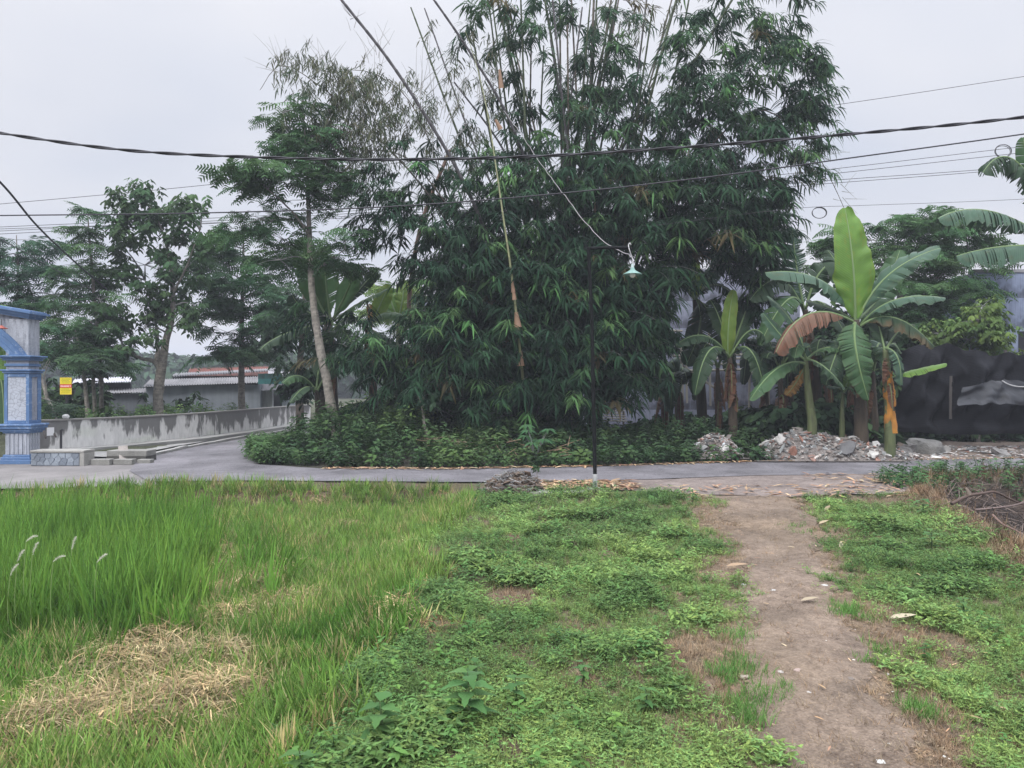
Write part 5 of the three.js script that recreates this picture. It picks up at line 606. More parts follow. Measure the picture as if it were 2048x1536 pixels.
{ // the orange cloth
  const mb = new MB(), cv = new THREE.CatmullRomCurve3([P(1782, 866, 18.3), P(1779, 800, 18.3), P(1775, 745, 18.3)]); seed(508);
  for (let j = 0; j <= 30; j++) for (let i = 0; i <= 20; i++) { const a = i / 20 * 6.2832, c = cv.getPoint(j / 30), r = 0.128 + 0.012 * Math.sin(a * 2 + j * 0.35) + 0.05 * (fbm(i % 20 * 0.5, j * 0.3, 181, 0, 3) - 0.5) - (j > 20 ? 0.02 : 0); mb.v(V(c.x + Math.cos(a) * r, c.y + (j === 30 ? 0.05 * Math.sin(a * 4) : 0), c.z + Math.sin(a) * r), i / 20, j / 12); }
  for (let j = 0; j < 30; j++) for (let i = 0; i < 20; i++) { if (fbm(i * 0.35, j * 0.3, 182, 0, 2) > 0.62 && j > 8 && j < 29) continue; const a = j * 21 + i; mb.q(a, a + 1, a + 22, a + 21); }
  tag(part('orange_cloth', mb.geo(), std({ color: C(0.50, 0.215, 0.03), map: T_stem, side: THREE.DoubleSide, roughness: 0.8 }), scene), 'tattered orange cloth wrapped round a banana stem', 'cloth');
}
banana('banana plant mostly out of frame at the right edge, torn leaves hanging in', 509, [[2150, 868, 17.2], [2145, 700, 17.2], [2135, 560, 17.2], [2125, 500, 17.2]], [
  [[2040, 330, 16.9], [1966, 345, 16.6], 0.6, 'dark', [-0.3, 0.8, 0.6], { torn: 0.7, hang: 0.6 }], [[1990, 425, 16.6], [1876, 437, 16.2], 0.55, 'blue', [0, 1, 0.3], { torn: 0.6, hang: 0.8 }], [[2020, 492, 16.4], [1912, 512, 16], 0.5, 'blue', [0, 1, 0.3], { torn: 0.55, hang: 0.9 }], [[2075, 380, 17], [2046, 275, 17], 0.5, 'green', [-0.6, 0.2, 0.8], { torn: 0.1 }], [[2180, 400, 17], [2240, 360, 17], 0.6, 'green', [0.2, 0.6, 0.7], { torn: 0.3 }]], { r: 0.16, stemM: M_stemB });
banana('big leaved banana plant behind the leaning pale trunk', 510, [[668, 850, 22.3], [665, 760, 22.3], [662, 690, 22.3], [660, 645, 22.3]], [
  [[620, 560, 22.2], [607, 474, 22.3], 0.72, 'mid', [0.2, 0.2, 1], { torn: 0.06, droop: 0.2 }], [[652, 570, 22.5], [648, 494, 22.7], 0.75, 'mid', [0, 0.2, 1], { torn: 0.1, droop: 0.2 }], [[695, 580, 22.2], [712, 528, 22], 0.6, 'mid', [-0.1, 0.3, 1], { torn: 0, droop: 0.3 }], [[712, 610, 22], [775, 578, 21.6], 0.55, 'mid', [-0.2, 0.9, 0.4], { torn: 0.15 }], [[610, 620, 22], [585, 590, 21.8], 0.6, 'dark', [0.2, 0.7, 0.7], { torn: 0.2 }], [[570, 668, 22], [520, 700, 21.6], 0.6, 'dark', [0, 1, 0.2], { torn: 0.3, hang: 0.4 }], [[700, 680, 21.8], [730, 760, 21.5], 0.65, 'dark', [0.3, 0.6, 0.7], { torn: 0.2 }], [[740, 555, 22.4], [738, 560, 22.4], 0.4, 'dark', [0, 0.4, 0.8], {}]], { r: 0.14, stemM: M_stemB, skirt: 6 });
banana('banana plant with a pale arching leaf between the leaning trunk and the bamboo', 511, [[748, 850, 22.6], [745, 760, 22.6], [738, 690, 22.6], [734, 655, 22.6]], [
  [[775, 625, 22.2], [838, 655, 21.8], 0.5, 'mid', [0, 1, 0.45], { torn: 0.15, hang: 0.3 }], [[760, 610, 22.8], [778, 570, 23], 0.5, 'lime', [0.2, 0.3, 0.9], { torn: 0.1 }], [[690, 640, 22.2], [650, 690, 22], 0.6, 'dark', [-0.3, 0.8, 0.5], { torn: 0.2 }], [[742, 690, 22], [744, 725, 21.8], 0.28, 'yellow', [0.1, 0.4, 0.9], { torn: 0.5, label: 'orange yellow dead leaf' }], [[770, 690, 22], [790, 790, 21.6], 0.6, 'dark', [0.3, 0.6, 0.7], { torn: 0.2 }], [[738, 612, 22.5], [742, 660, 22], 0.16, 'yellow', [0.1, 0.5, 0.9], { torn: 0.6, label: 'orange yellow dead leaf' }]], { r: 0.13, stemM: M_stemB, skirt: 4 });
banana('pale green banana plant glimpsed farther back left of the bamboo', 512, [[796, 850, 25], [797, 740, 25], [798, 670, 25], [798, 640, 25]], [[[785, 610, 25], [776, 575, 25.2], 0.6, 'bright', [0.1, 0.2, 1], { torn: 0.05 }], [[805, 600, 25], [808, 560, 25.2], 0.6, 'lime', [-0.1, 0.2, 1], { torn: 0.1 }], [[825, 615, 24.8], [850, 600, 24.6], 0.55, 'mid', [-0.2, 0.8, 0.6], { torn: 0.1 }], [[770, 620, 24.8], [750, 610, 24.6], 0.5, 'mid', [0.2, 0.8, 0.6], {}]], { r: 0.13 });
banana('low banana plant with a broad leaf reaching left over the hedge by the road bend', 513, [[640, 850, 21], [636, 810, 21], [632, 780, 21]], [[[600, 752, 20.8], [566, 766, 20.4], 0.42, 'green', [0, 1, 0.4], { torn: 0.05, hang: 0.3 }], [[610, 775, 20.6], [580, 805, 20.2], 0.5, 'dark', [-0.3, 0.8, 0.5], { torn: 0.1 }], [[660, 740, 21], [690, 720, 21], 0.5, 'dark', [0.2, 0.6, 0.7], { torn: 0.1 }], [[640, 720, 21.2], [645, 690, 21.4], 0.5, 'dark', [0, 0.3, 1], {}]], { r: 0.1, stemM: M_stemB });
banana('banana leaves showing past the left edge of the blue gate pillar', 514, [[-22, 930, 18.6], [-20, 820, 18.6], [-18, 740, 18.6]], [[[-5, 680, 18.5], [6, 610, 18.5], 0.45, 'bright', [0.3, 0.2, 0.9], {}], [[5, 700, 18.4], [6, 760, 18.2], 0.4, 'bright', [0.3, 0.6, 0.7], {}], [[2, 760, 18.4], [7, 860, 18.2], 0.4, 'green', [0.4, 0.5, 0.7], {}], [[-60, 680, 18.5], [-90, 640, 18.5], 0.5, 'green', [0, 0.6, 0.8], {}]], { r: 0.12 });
// darker bananas standing in the shade of the grey wall
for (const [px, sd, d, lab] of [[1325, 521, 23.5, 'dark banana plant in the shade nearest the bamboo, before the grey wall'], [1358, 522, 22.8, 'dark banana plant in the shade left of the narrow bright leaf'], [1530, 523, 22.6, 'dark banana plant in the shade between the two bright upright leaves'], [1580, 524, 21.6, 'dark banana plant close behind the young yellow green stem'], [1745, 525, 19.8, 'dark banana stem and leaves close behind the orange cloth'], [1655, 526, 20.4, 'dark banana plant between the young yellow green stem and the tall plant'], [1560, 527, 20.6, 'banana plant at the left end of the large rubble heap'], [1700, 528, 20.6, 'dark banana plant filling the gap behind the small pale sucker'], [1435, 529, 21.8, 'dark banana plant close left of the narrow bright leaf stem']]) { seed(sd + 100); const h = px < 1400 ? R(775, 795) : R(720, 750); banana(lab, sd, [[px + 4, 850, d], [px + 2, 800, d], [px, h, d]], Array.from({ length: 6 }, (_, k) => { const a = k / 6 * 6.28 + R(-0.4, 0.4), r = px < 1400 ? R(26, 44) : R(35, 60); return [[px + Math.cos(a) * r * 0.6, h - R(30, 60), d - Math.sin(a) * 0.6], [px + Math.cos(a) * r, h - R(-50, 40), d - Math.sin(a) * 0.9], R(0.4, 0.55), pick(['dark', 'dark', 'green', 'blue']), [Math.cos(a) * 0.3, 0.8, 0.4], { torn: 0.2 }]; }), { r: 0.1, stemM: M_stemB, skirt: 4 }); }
// ---------------------------------------------------------------- lamp post, cables, sign
{
  const d = 13.3, g = base('lamp_post', 'thin black lamp post with a short arm beside the road', 'lamp post', G(1190, 978)), mK = new THREE.MeshPhysicalMaterial({ color: C(0.008, 0.009, 0.01), roughness: 0.8, specularIntensity: 0.3 }), mGal = std({ color: C(0.42, 0.42, 0.43), roughness: 0.5, metalness: 0.3 });
  part('pole', tgeo([P(1190, 950, d), P(1187, 800, d), P(1184, 650, d), P(1177, 497, d), P(1177, 494, d)], [0.032, 0.032, 0.03, 0.03, 0.03], 10), mK, g);
  part('sleeve', tgeo([P(1190.5, 978, d), P(1190, 965, d), P(1190, 948, d)], 0.04, 10), mGal, g);
  part('arm', tgeo([P(1174, 497, d), P(1220, 495, d), P(1262, 496, d)], 0.026, 8), mK, g);
  const bs = P(1187, 984, d); part('footing', box(0.24, 0.1, 0.22, bs.x, 0.0, bs.z, 0.02), std({ color: C(0.5, 0.48, 0.44), map: T_conc }), g);
  const L = base('street_lamp', 'hanging green enamel lamp shade with a white bulb below the post arm', 'lamp', P(1265, 520, d)), c = P(1265, 549, d), prof = (l) => l.map(([x, y]) => new THREE.Vector2(x, y));
  part('shade', new THREE.LatheGeometry(prof([[0.0, 0.115], [0.03, 0.115], [0.038, 0.085], [0.06, 0.065], [0.105, 0.038], [0.15, 0.012], [0.158, 0.002], [0.152, 0.0], [0.1, 0.03], [0.05, 0.055], [0.0, 0.06]]), 28).translate(c.x, c.y, c.z), std({ color: C(0.15, 0.28, 0.25), side: THREE.DoubleSide, roughness: 0.35 }), L);
  part('bulb', new THREE.LatheGeometry(prof([[0.0, -0.055], [0.025, -0.05], [0.045, -0.03], [0.05, -0.005], [0.04, 0.025], [0.02, 0.05], [0, 0.05]]), 20).translate(c.x, c.y, c.z), std({ color: C(0.85, 0.86, 0.87), roughness: 0.25 }), L);
  part('socket', new THREE.CylinderGeometry(0.022, 0.03, 0.07, 14).translate(c.x, c.y + 0.145, c.z), std({ color: C(0.45, 0.55, 0.55), roughness: 0.4 }), L);
  part('hook', tgeo(smooth([P(1265, 533, d), P(1266, 522, d), P(1263, 512, d), P(1259, 500, d - 0.03), P(1257, 490, d), P(1260, 486, d), P(1262, 490, d + 0.02)], 24), 0.008, 6), std({ color: C(0.6, 0.6, 0.62), roughness: 0.5 }), L);
  const w = base('lamp_wire', 'pale wire running from the lamp up into the bamboo', 'wire', P(1262, 510, d)); part('wire', tgeo(smooth([P(1263, 512, d), P(1240, 502, d + 0.6), P(1197, 474, d + 2), P(1130, 392, d + 4), P(1075, 318, d + 5.6), P(1040, 265, d + 6.4), P(1008, 222, d + 7)], 50).map((p, i) => { seed(600 + i); return p.add(V(RN() * 0.012, RN() * 0.012, 0)); }), 0.008, 6), std({ color: C(0.27, 0.265, 0.27), roughness: 0.7 }), w);
}
function cable(name, label, pts, r, twist, cat = 'cable', group) {
  const g = base(name, label, cat, P(...pts[0]), group), cv = new THREE.CatmullRomCurve3(pts.map((p) => P(...p)), false, 'centripetal'), n = 220;
  if (!twist) { part('strand', tgeo(cv.getPoints(n), r, 6), r > 0.012 ? M.cable : M.wire, g); return g; }
  const L = cv.getLength(); for (let s = 0; s < 2; s++) { const ps = []; for (let k = 0; k <= n * 3; k++) { const t = k / (n * 3), p = cv.getPointAt(t), T = cv.getTangentAt(t), A = T.clone().cross(UP).normalize(), Bv = A.clone().cross(T), ph = t * L / twist * 6.283 + s * Math.PI; ps.push(p.addScaledVector(A, Math.cos(ph) * r * 0.9).addScaledVector(Bv, Math.sin(ph) * r * 0.9)); } part('strand', tgeo(ps, r, 7), M.cable, g); }
  return g;
}
cable('power_cable', 'thick twisted black cable sagging across the whole view', [[-900, 120, 10.8], [-300, 215, 10.6], [0, 266, 10.5], [250, 300, 10.5], [500, 314, 10.5], [780, 319, 10.5], [1080, 312, 10.5], [1400, 292, 10.5], [1700, 268, 10.5], [1900, 250, 10.5], [2048, 234, 10.5], [2400, 190, 10.6], [2900, 110, 10.8]], 0.0125, 0.95);
cable('phone_cable', 'second dark cable crossing in front of the bamboo below the twisted one', [[-700, 440, 17.5], [0, 431, 16.5], [400, 426, 16], [800, 412, 15.6], [1150, 384, 15.3], [1450, 350, 15], [1700, 316, 15], [2048, 268, 15], [2700, 170, 15.2]], 0.0135, 0);
const gW = 'thin wires crossing the sky';
cable('thin_wire', 'highest thin wire, rising to the right edge above the twisted cable', [[-500, 450, 27], [0, 408, 27], [450, 366, 27], [1000, 300, 27], [1690, 207, 27], [2048, 153, 27], [2600, 70, 27]], 0.0095, 0, 'wire', gW);
[[454, 425, 343, 293], [462, 430, 352, 305], [468, 435, 364, 332], [458, 438, 370, 336]].forEach(([a, b, c, e], i) => cable('thin_wire', ['topmost', 'second', 'third', 'lowest'][i] + ' of four close thin wires under the second dark cable', [[-500, a + 24, 27], [0, a, 27], [650, b, 27], [1150, (b + c) / 2 + 6, 27], [1620, c, 27], [2048, e, 27], [2600, e - 60, 27]], 0.0095, 0, 'wire', gW));
cable('thin_wire', 'low thin wire with a coil beside the tall banana leaf', [[1300, 452, 19], [1600, 416, 19], [1720, 411, 19], [2010, 400, 19], [2500, 370, 19]], 0.005, 0, 'wire', gW);
for (const [px, py, d, r, lab] of [[2005, 303, 17, 0.175, 'round coil of spare wire hanging near the right edge'], [1638, 426, 19, 0.17, 'round coil of spare wire left of the tall banana leaf']]) { const g = base('wire_coil', lab, 'wire coil', P(px, py, d)), mb = new MB(); seed(px); for (let k = 0; k < 3; k++) { const c = P(px, py, d), pts = []; const rr = r * R(0.93, 1.04), e = R(0.85, 1); for (let i = 0; i <= 36; i++) { const a = i / 36 * 6.2832; pts.push(V(c.x + Math.cos(a) * rr, c.y + Math.sin(a) * rr * e * 0.85, c.z + 0.02 * k)); } tube(mb, pts, 0.007, 5, 1, false); } part('coil', mb.geo(), M.wire, g); }
cable('service_cable', 'dark cable slanting down from the left edge into the trees', [[-300, 80, 12], [-120, 250, 13.5], [0, 364, 15], [70, 447, 17], [140, 515, 19.5], [215, 580, 22.5]], 0.022, 0); cable('service_cable', 'thinner cable slanting down at the left edge below the first', [[-300, 330, 18], [0, 478, 20], [90, 528, 21.5], [170, 572, 23]], 0.012, 0);
{ // prohibition sign
  const d = 22, p = P(132, 772, d), g = base('warning_sign', 'small yellow warning sign with a red band on a dark post behind the wall', 'sign', V(p.x, 0, p.z)), cv = document.createElement('canvas'); cv.width = 256; cv.height = 400; const x = cv.getContext('2d');
  x.fillStyle = '#d9c51a'; x.fillRect(0, 0, 256, 400); x.strokeStyle = '#e8d46a'; x.lineWidth = 8; x.strokeRect(6, 6, 244, 388); x.fillStyle = '#c21f2e'; x.fillRect(0, 158, 256, 84); x.fillStyle = '#ffffff'; x.font = 'bold 44px sans-serif'; x.textAlign = 'center'; x.textBaseline = 'middle'; x.fillText('DILARANG !!!', 128, 202, 236);
  x.fillStyle = '#6d7a18'; seed(700); for (const [y, h] of [[36, 20], [70, 14], [100, 12], [130, 12], [272, 22], [310, 14], [340, 12], [366, 10]]) { let px = 26 + R(0, 30); const end = 230 - R(0, 30); while (px < end) { const w = R(6, 22); x.fillRect(px, y - h / 2, w, h * 0.8); px += w + R(3, 9); } }
  const t = new THREE.CanvasTexture(cv); t.colorSpace = THREE.SRGBColorSpace;
  part('face', new THREE.PlaneGeometry(0.325, 0.47).translate(p.x, p.y, p.z + 0.0125), std({ map: t, roughness: 0.5 }), g); part('panel', box(0.335, 0.48, 0.02).translate(p.x, p.y, p.z), std({ color: C(0.2, 0.05, 0.02) }), g);
  part('post', tgeo([V(p.x - 0.01, -0.1, p.z - 0.03), V(p.x, 0.9, p.z - 0.03), V(p.x, p.y + 0.2, p.z - 0.03)], 0.03, 8), std({ color: C(0.02, 0.02, 0.022) }), g);
}
// ---------------------------------------------------------------- rubble, rocks and litter beyond the road
const rockGeo = (s, sq = 0.7, det = 1) => { const g = new THREE.IcosahedronGeometry(1, det), p = g.attributes.position; for (let i = 0; i < p.count; i++) { const v = V(p.getX(i), p.getY(i), p.getZ(i)), k = 0.5 + 1.0 * vn(v.x * 1.5 + 9, v.y * 1.7 + v.z * 2.3 + 9, s); v.multiplyScalar(k); v.y = clamp(v.y, -0.55, 0.6); p.setXYZ(i, v.x, v.y * sq, v.z); } g.computeVertexNormals(); return g; };
const M_rub = std({ roughness: 0.95, map: T_conc, vertexColors: false }), G_chunk = rockGeo(191, 0.6, 0), rubTones = [C(0.30, 0.285, 0.275), C(0.4, 0.38, 0.365), C(0.23, 0.22, 0.215), C(0.34, 0.32, 0.30), C(0.34, 0.2, 0.16), C(0.7, 0.69, 0.67), C(0.27, 0.25, 0.235), C(0.31, 0.3, 0.285)];
function mound(name, label, cat, c, rx, rz, h, n, sd, o = {}) {
  seed(sd); const g = base(name, label, cat, c), mb = new MB(), N = 28, hh = (x, z) => { const q = Math.hypot(x / rx, z / rz); return h * Math.pow(Math.max(0, 1 - q * q), 0.75) * (0.7 + 0.6 * fbm(x * 2 + sd, z * 2, sd, 0, 3)) - 0.04; };
  for (let j = 0; j <= N; j++) for (let i = 0; i <= N; i++) { const x = (i / N * 2 - 1) * rx * 1.1, z = (j / N * 2 - 1) * rz * 1.1; mb.v(V(x, hh(x, z), z), x, z); } for (let j = 0; j < N; j++) for (let i = 0; i < N; i++) { const a = j * (N + 1) + i; mb.q(a, a + N + 1, a + N + 2, a + 1); }
  part('heap', mb.geo(), o.mat ?? std({ color: C(0.30, 0.28, 0.265), map: T_soil, bumpMap: T_soilB, bumpScale: 0.03 }), g, V(0, 0, 0));
  const l = []; for (let k = 0; k < n; k++) { const a = R(0, 6.28), q = Math.sqrt(rnd()) * 1.02, x = Math.cos(a) * q * rx, z = Math.sin(a) * q * rz, s = R(0.018, 0.06) * (rnd() < 0.06 ? 2.0 : 1); l.push({ p: V(x, Math.max(hh(x, z), 0.0) + s * 0.2, z), yaw: R(0, 6.28), tilt: R(-0.9, 0.9), roll: R(-0.9, 0.9), s: V(s * R(0.8, 1.5), s * R(0.5, 1), s * R(0.8, 1.5)), c: vary(pick(o.tones ?? rubTones), 0.2) }); }
  inst('rubble', o.chunk ?? G_chunk, o.rub ?? M_rub, l, g); return { g, hh };
}
mound('rubble_pile', 'small heap of broken concrete rubble in the weeds', 'rubble', V(4.9, 0.1, -18.9), 0.62, 0.6, 0.5, 460, 710);
const rp = mound('rubble_pile', 'large heap of broken concrete and brick rubble under the banana plants', 'rubble', V(7.3, 0.08, -18.9), 1.55, 0.9, 0.58, 1500, 711);
mound('rubble_pile', 'low spread of pale rubble at the right end of the large heap', 'rubble', V(8.55, 0.05, -18.7), 1.0, 0.6, 0.3, 620, 712);
seed(713); for (const [x, y, z, s, c, l] of [[7.7, 0.42, -18.15, 0.15, C(0.17, 0.17, 0.175), 'dark stone'], [8.35, 0.18, -18.2, 0.1, C(0.65, 0.64, 0.61), 'white chunk'], [8.72, 0.14, -18.25, 0.09, C(0.62, 0.61, 0.59), 'white chunk'], [6.5, 0.3, -18.2, 0.075, C(0.3, 0.15, 0.11), 'red brick piece'], [6.35, 0.62, -18.6, 0.1, C(0.6, 0.58, 0.56), 'pale chunk'], [6.9, 0.68, -18.6, 0.08, C(0.7, 0.68, 0.66), 'pale chunk'], [7.25, 0.6, -18.5, 0.09, C(0.45, 0.43, 0.42), 'grey chunk']]) { const m = part('stone', rockGeo(Math.floor(R(0, 999)), 0.7, 1), std({ color: c, map: T_conc }), rp.g, V(x, y < 0.25 ? y : y * 0.8, z).sub(rp.g.position), l); m.scale.set(s * 1.4, s, s); m.rotation.set(R(0, 1), R(0, 6), R(0, 1)); }
for (const [px, py, d, s, c, lab] of [[1852, 848, 20, 0.34, C(0.24, 0.235, 0.225), 'largest angular grey boulder in front of the black net'], [1826, 846, 20.2, 0.26, C(0.21, 0.2, 0.195), 'slanting grey boulder left of the largest one'], [1807, 858, 19.7, 0.2, C(0.25, 0.24, 0.23), 'rounded grey boulder right of the orange cloth'], [1880, 850, 20.1, 0.2, C(0.3, 0.285, 0.27), 'small grey boulder right of the largest one'], [2000, 862, 19.4, 0.15, C(0.32, 0.31, 0.3), 'pale stone at the foot of the black net']]) { const p = P(px, py, d), m = part('boulder', rockGeo(px, 0.95, 2), std({ color: c, map: T_conc, bumpMap: T_soilB, bumpScale: 0.02 }), scene, V(p.x, s * 0.35, p.z)); m.scale.set(s * 1.35, s * 1.3, s); m.rotation.set(0.3, px, 0.2); tag(m, lab, 'boulder', 'boulders by the net'); }
{ seed(720); const l = []; for (let k = 0; k < 1500; k++) { const x = R(7.8, 14), d = R(18.6, 20.6) + (x - 8) * 0.06; if (sdPoly(x, d, ROAD) < 0.12 || fbm(x * 1.1, d * 1.4, 721, 0, 3) < 0.42 && rnd() < 0.7) continue; const s = R(0.015, 0.05) * (rnd() < 0.07 ? 2.2 : 1); l.push({ p: V(x, hgt(x, d) + s * 0.25, -d), yaw: R(0, 6.28), tilt: R(-0.3, 0.3), roll: R(-0.3, 0.3), s: V(s * R(1, 1.8), s * R(0.3, 0.7), s * R(0.8, 1.4)), c: rnd() < 0.3 ? vary(C(0.68, 0.67, 0.66), 0.15) : vary(pick(rubTones), 0.25) }); }
  tag(inst('rubble_litter', G_chunk, M_rub, l, scene), 'white and grey rubble scattered over the bare ground beside the road', 'rubble', null, 'stuff'); }
// dead bamboo leaves and sheaths
{ const mb = new MB(); seed(730); leaf(mb, V(-0.5, 0, 0), V(1, 0.04, 0), UP, 1, 0.16, 0.03, 4, 0.35); K.litter = mb.geo(); }
{ seed(731); const l = [], cs = [C(0.42, 0.29, 0.17), C(0.5, 0.38, 0.24), C(0.3, 0.19, 0.12), C(0.36, 0.22, 0.15)];
  const put = (x, d, s) => l.push({ p: V(x, Math.max(hgt(x, d), 0.017) + 0.012 + R(0, 0.012), -d), yaw: R(0, 6.28), tilt: R(-0.12, 0.12), roll: R(-0.15, 0.15), s: V(s, s, s * R(0.6, 1.3)), c: vary(pick(cs), 0.25) });
  for (let k = 0; k < 900; k++) { const i = 23 + Math.floor(rnd() * 6), a = ROAD[Math.min(i, 32)], b = ROAD[Math.min(i + 1, 33)], t = rnd(); if (a[0] > 13) continue; put(lerp(a[0], b[0], t), lerp(a[1], b[1], t) - Math.abs(RN()) * 0.25 + 0.08, R(0.1, 0.3)); }
  for (let k = 0; k < 420; k++) put(R(0.35, 2.2), R(13.25, 14.5), R(0.1, 0.36));
  for (let k = 0; k < 200; k++) put(R(2.6, 6.6), R(12.4, 13.8), R(0.08, 0.3)); for (let k = 0; k < 90; k++) put(R(5.6, 7.6), R(13.4, 15.6), R(0.12, 0.36));
  for (let k = 0; k < 110; k++) { const d = R(3.6, 12.4); put(R(1.1, 4.2) * 0.55 + d * 0.22, d, R(0.03, 0.09)); }
  tag(inst('leaf_litter', K.litter, M.leafDull, l, scene), 'dead tan bamboo leaves and sheaths strewn along the road edges', 'leaf litter', null, 'stuff'); }
for (const [px, py, s, r, c, lab] of [[1806, 1251, 0.2, 0.1, C(0.62, 0.55, 0.40), 'largest curled cream dead leaf on the grass right of the path'], [1648, 1054, 0.17, 0.5, C(0.55, 0.45, 0.3), 'cream dead leaf by the far right edge of the path'], [1682, 1094, 0.16, 1.2, C(0.6, 0.52, 0.36), 'cream dead leaf at the right edge halfway up the path'], [1620, 1217, 0.15, 0.2, C(0.5, 0.42, 0.3), 'thin pale twig-like leaf lying in the middle of the path'], [1475, 1141, 0.2, 0, C(0.5, 0.36, 0.24), 'thin tan leaf at the left edge of the path'], [1655, 1025, 0.2, 0.9, C(0.48, 0.38, 0.26), 'tan leaf at the top right of the path']]) { const p = G(px, py), m = part('fallen_leaf', K.litter, M.leafDull.clone(), scene, V(p.x, hgt(p.x, -p.z) + 0.05, p.z)); m.material.color = c.clone().multiplyScalar(0.6); m.scale.set(s * 1.1, s * 1.6, s * 1.9); m.rotation.set(0.2, r, 0.08); tag(m, lab, 'leaf'); }
for (const [px, py, s, c, lab] of [[1649, 1182, 0.035, C(0.8, 0.79, 0.75), 'white stone near the right edge of the path'], [1548, 1187, 0.032, C(0.78, 0.77, 0.74), 'white stone in the middle of the path, left of the other white stone'], [1559, 1355, 0.026, C(0.75, 0.68, 0.62), 'pale flat pebble on the near half of the path'], [1594, 1351, 0.03, C(0.6, 0.46, 0.4), 'pinkish flat pebble on the near half of the path'], [1702, 1364, 0.03, C(0.3, 0.25, 0.21), 'brown pebble on the near right of the path'], [1763, 1525, 0.028, C(0.85, 0.84, 0.8), 'white stone at the bottom edge of the picture on the path'], [1617, 1388, 0.022, C(0.78, 0.76, 0.72), 'small white pebble below the pinkish one on the path'], [1487, 1174, 0.025, C(0.8, 0.79, 0.77), 'white pebble at the left edge of the path'], [1708, 1324, 0.018, C(0.7, 0.68, 0.66), 'tiny pale pebble right of centre on the path'], [1490, 1367, 0.03, C(0.6, 0.52, 0.42), 'tan chip at the left edge of the near path']]) { const p = G(px, py), m = part('pebble', rockGeo(px, 0.6, 1), std({ color: c.clone().multiplyScalar(0.5) }), scene, V(p.x, hgt(p.x, -p.z) + 0.02, p.z)); m.scale.set(s * 0.9, s * 0.65, s * 0.75); m.rotation.y = px; tag(m, lab, 'pebble'); }
// soil mound and culvert slab by the lamp post
{ const cs = [C(0.1, 0.075, 0.055), C(0.2, 0.15, 0.11), C(0.14, 0.10, 0.075)]; const m = mound('soil_mound', 'brown mound of soil and dead roots at the roadside left of the lamp post', 'soil mound', V(0.02, -0.12, -13.2), 0.55, 0.45, 0.5, 300, 740, { tones: cs, mat: std({ color: C(0.14, 0.10, 0.075), map: T_soil, bumpMap: T_soilB, bumpScale: 0.04 }) }); const tb = new MB(); for (let k = 0; k < 160; k++) { const a = R(0, 6.28), q = Math.sqrt(rnd()) * 0.5, p = V(Math.cos(a) * q, m.hh(Math.cos(a) * q, Math.sin(a) * q * 0.8) + 0.03, Math.sin(a) * q * 0.8); tube(tb, [p, p.clone().add(V(R(-0.12, 0.12), R(-0.03, 0.07), R(-0.12, 0.12))), p.clone().add(V(R(-0.2, 0.2), R(-0.08, 0.06), R(-0.2, 0.2)))], [0.006, 0.005, 0.003], 3, R(0.15, 0.4), false); } part('roots', tb.geo(), M.twig, m.g, V(0, 0, 0));
  const s = part('culvert_slab', box(0.95, 0.09, 0.3, 0, 0, 0, 0.012), std({ color: C(0.42, 0.41, 0.38), map: T_conc, bumpMap: T_soilB, bumpScale: 0.01 }), scene, V(0.75, -0.01, -12.95)); s.rotation.y = 0.03; tag(s, 'flat concrete slab edge in the grass in front of the lamp post', 'slab');
  const r = part('mossy_stone', rockGeo(55, 0.9, 2), std({ color: C(0.24, 0.22, 0.14), map: T_conc, bumpMap: T_soilB, bumpScale: 0.03 }), scene, V(1.36, -0.02, -12.85)); r.scale.set(0.17, 0.16, 0.14); tag(r, 'brown mossy stone under the foot of the lamp post', 'stone'); }
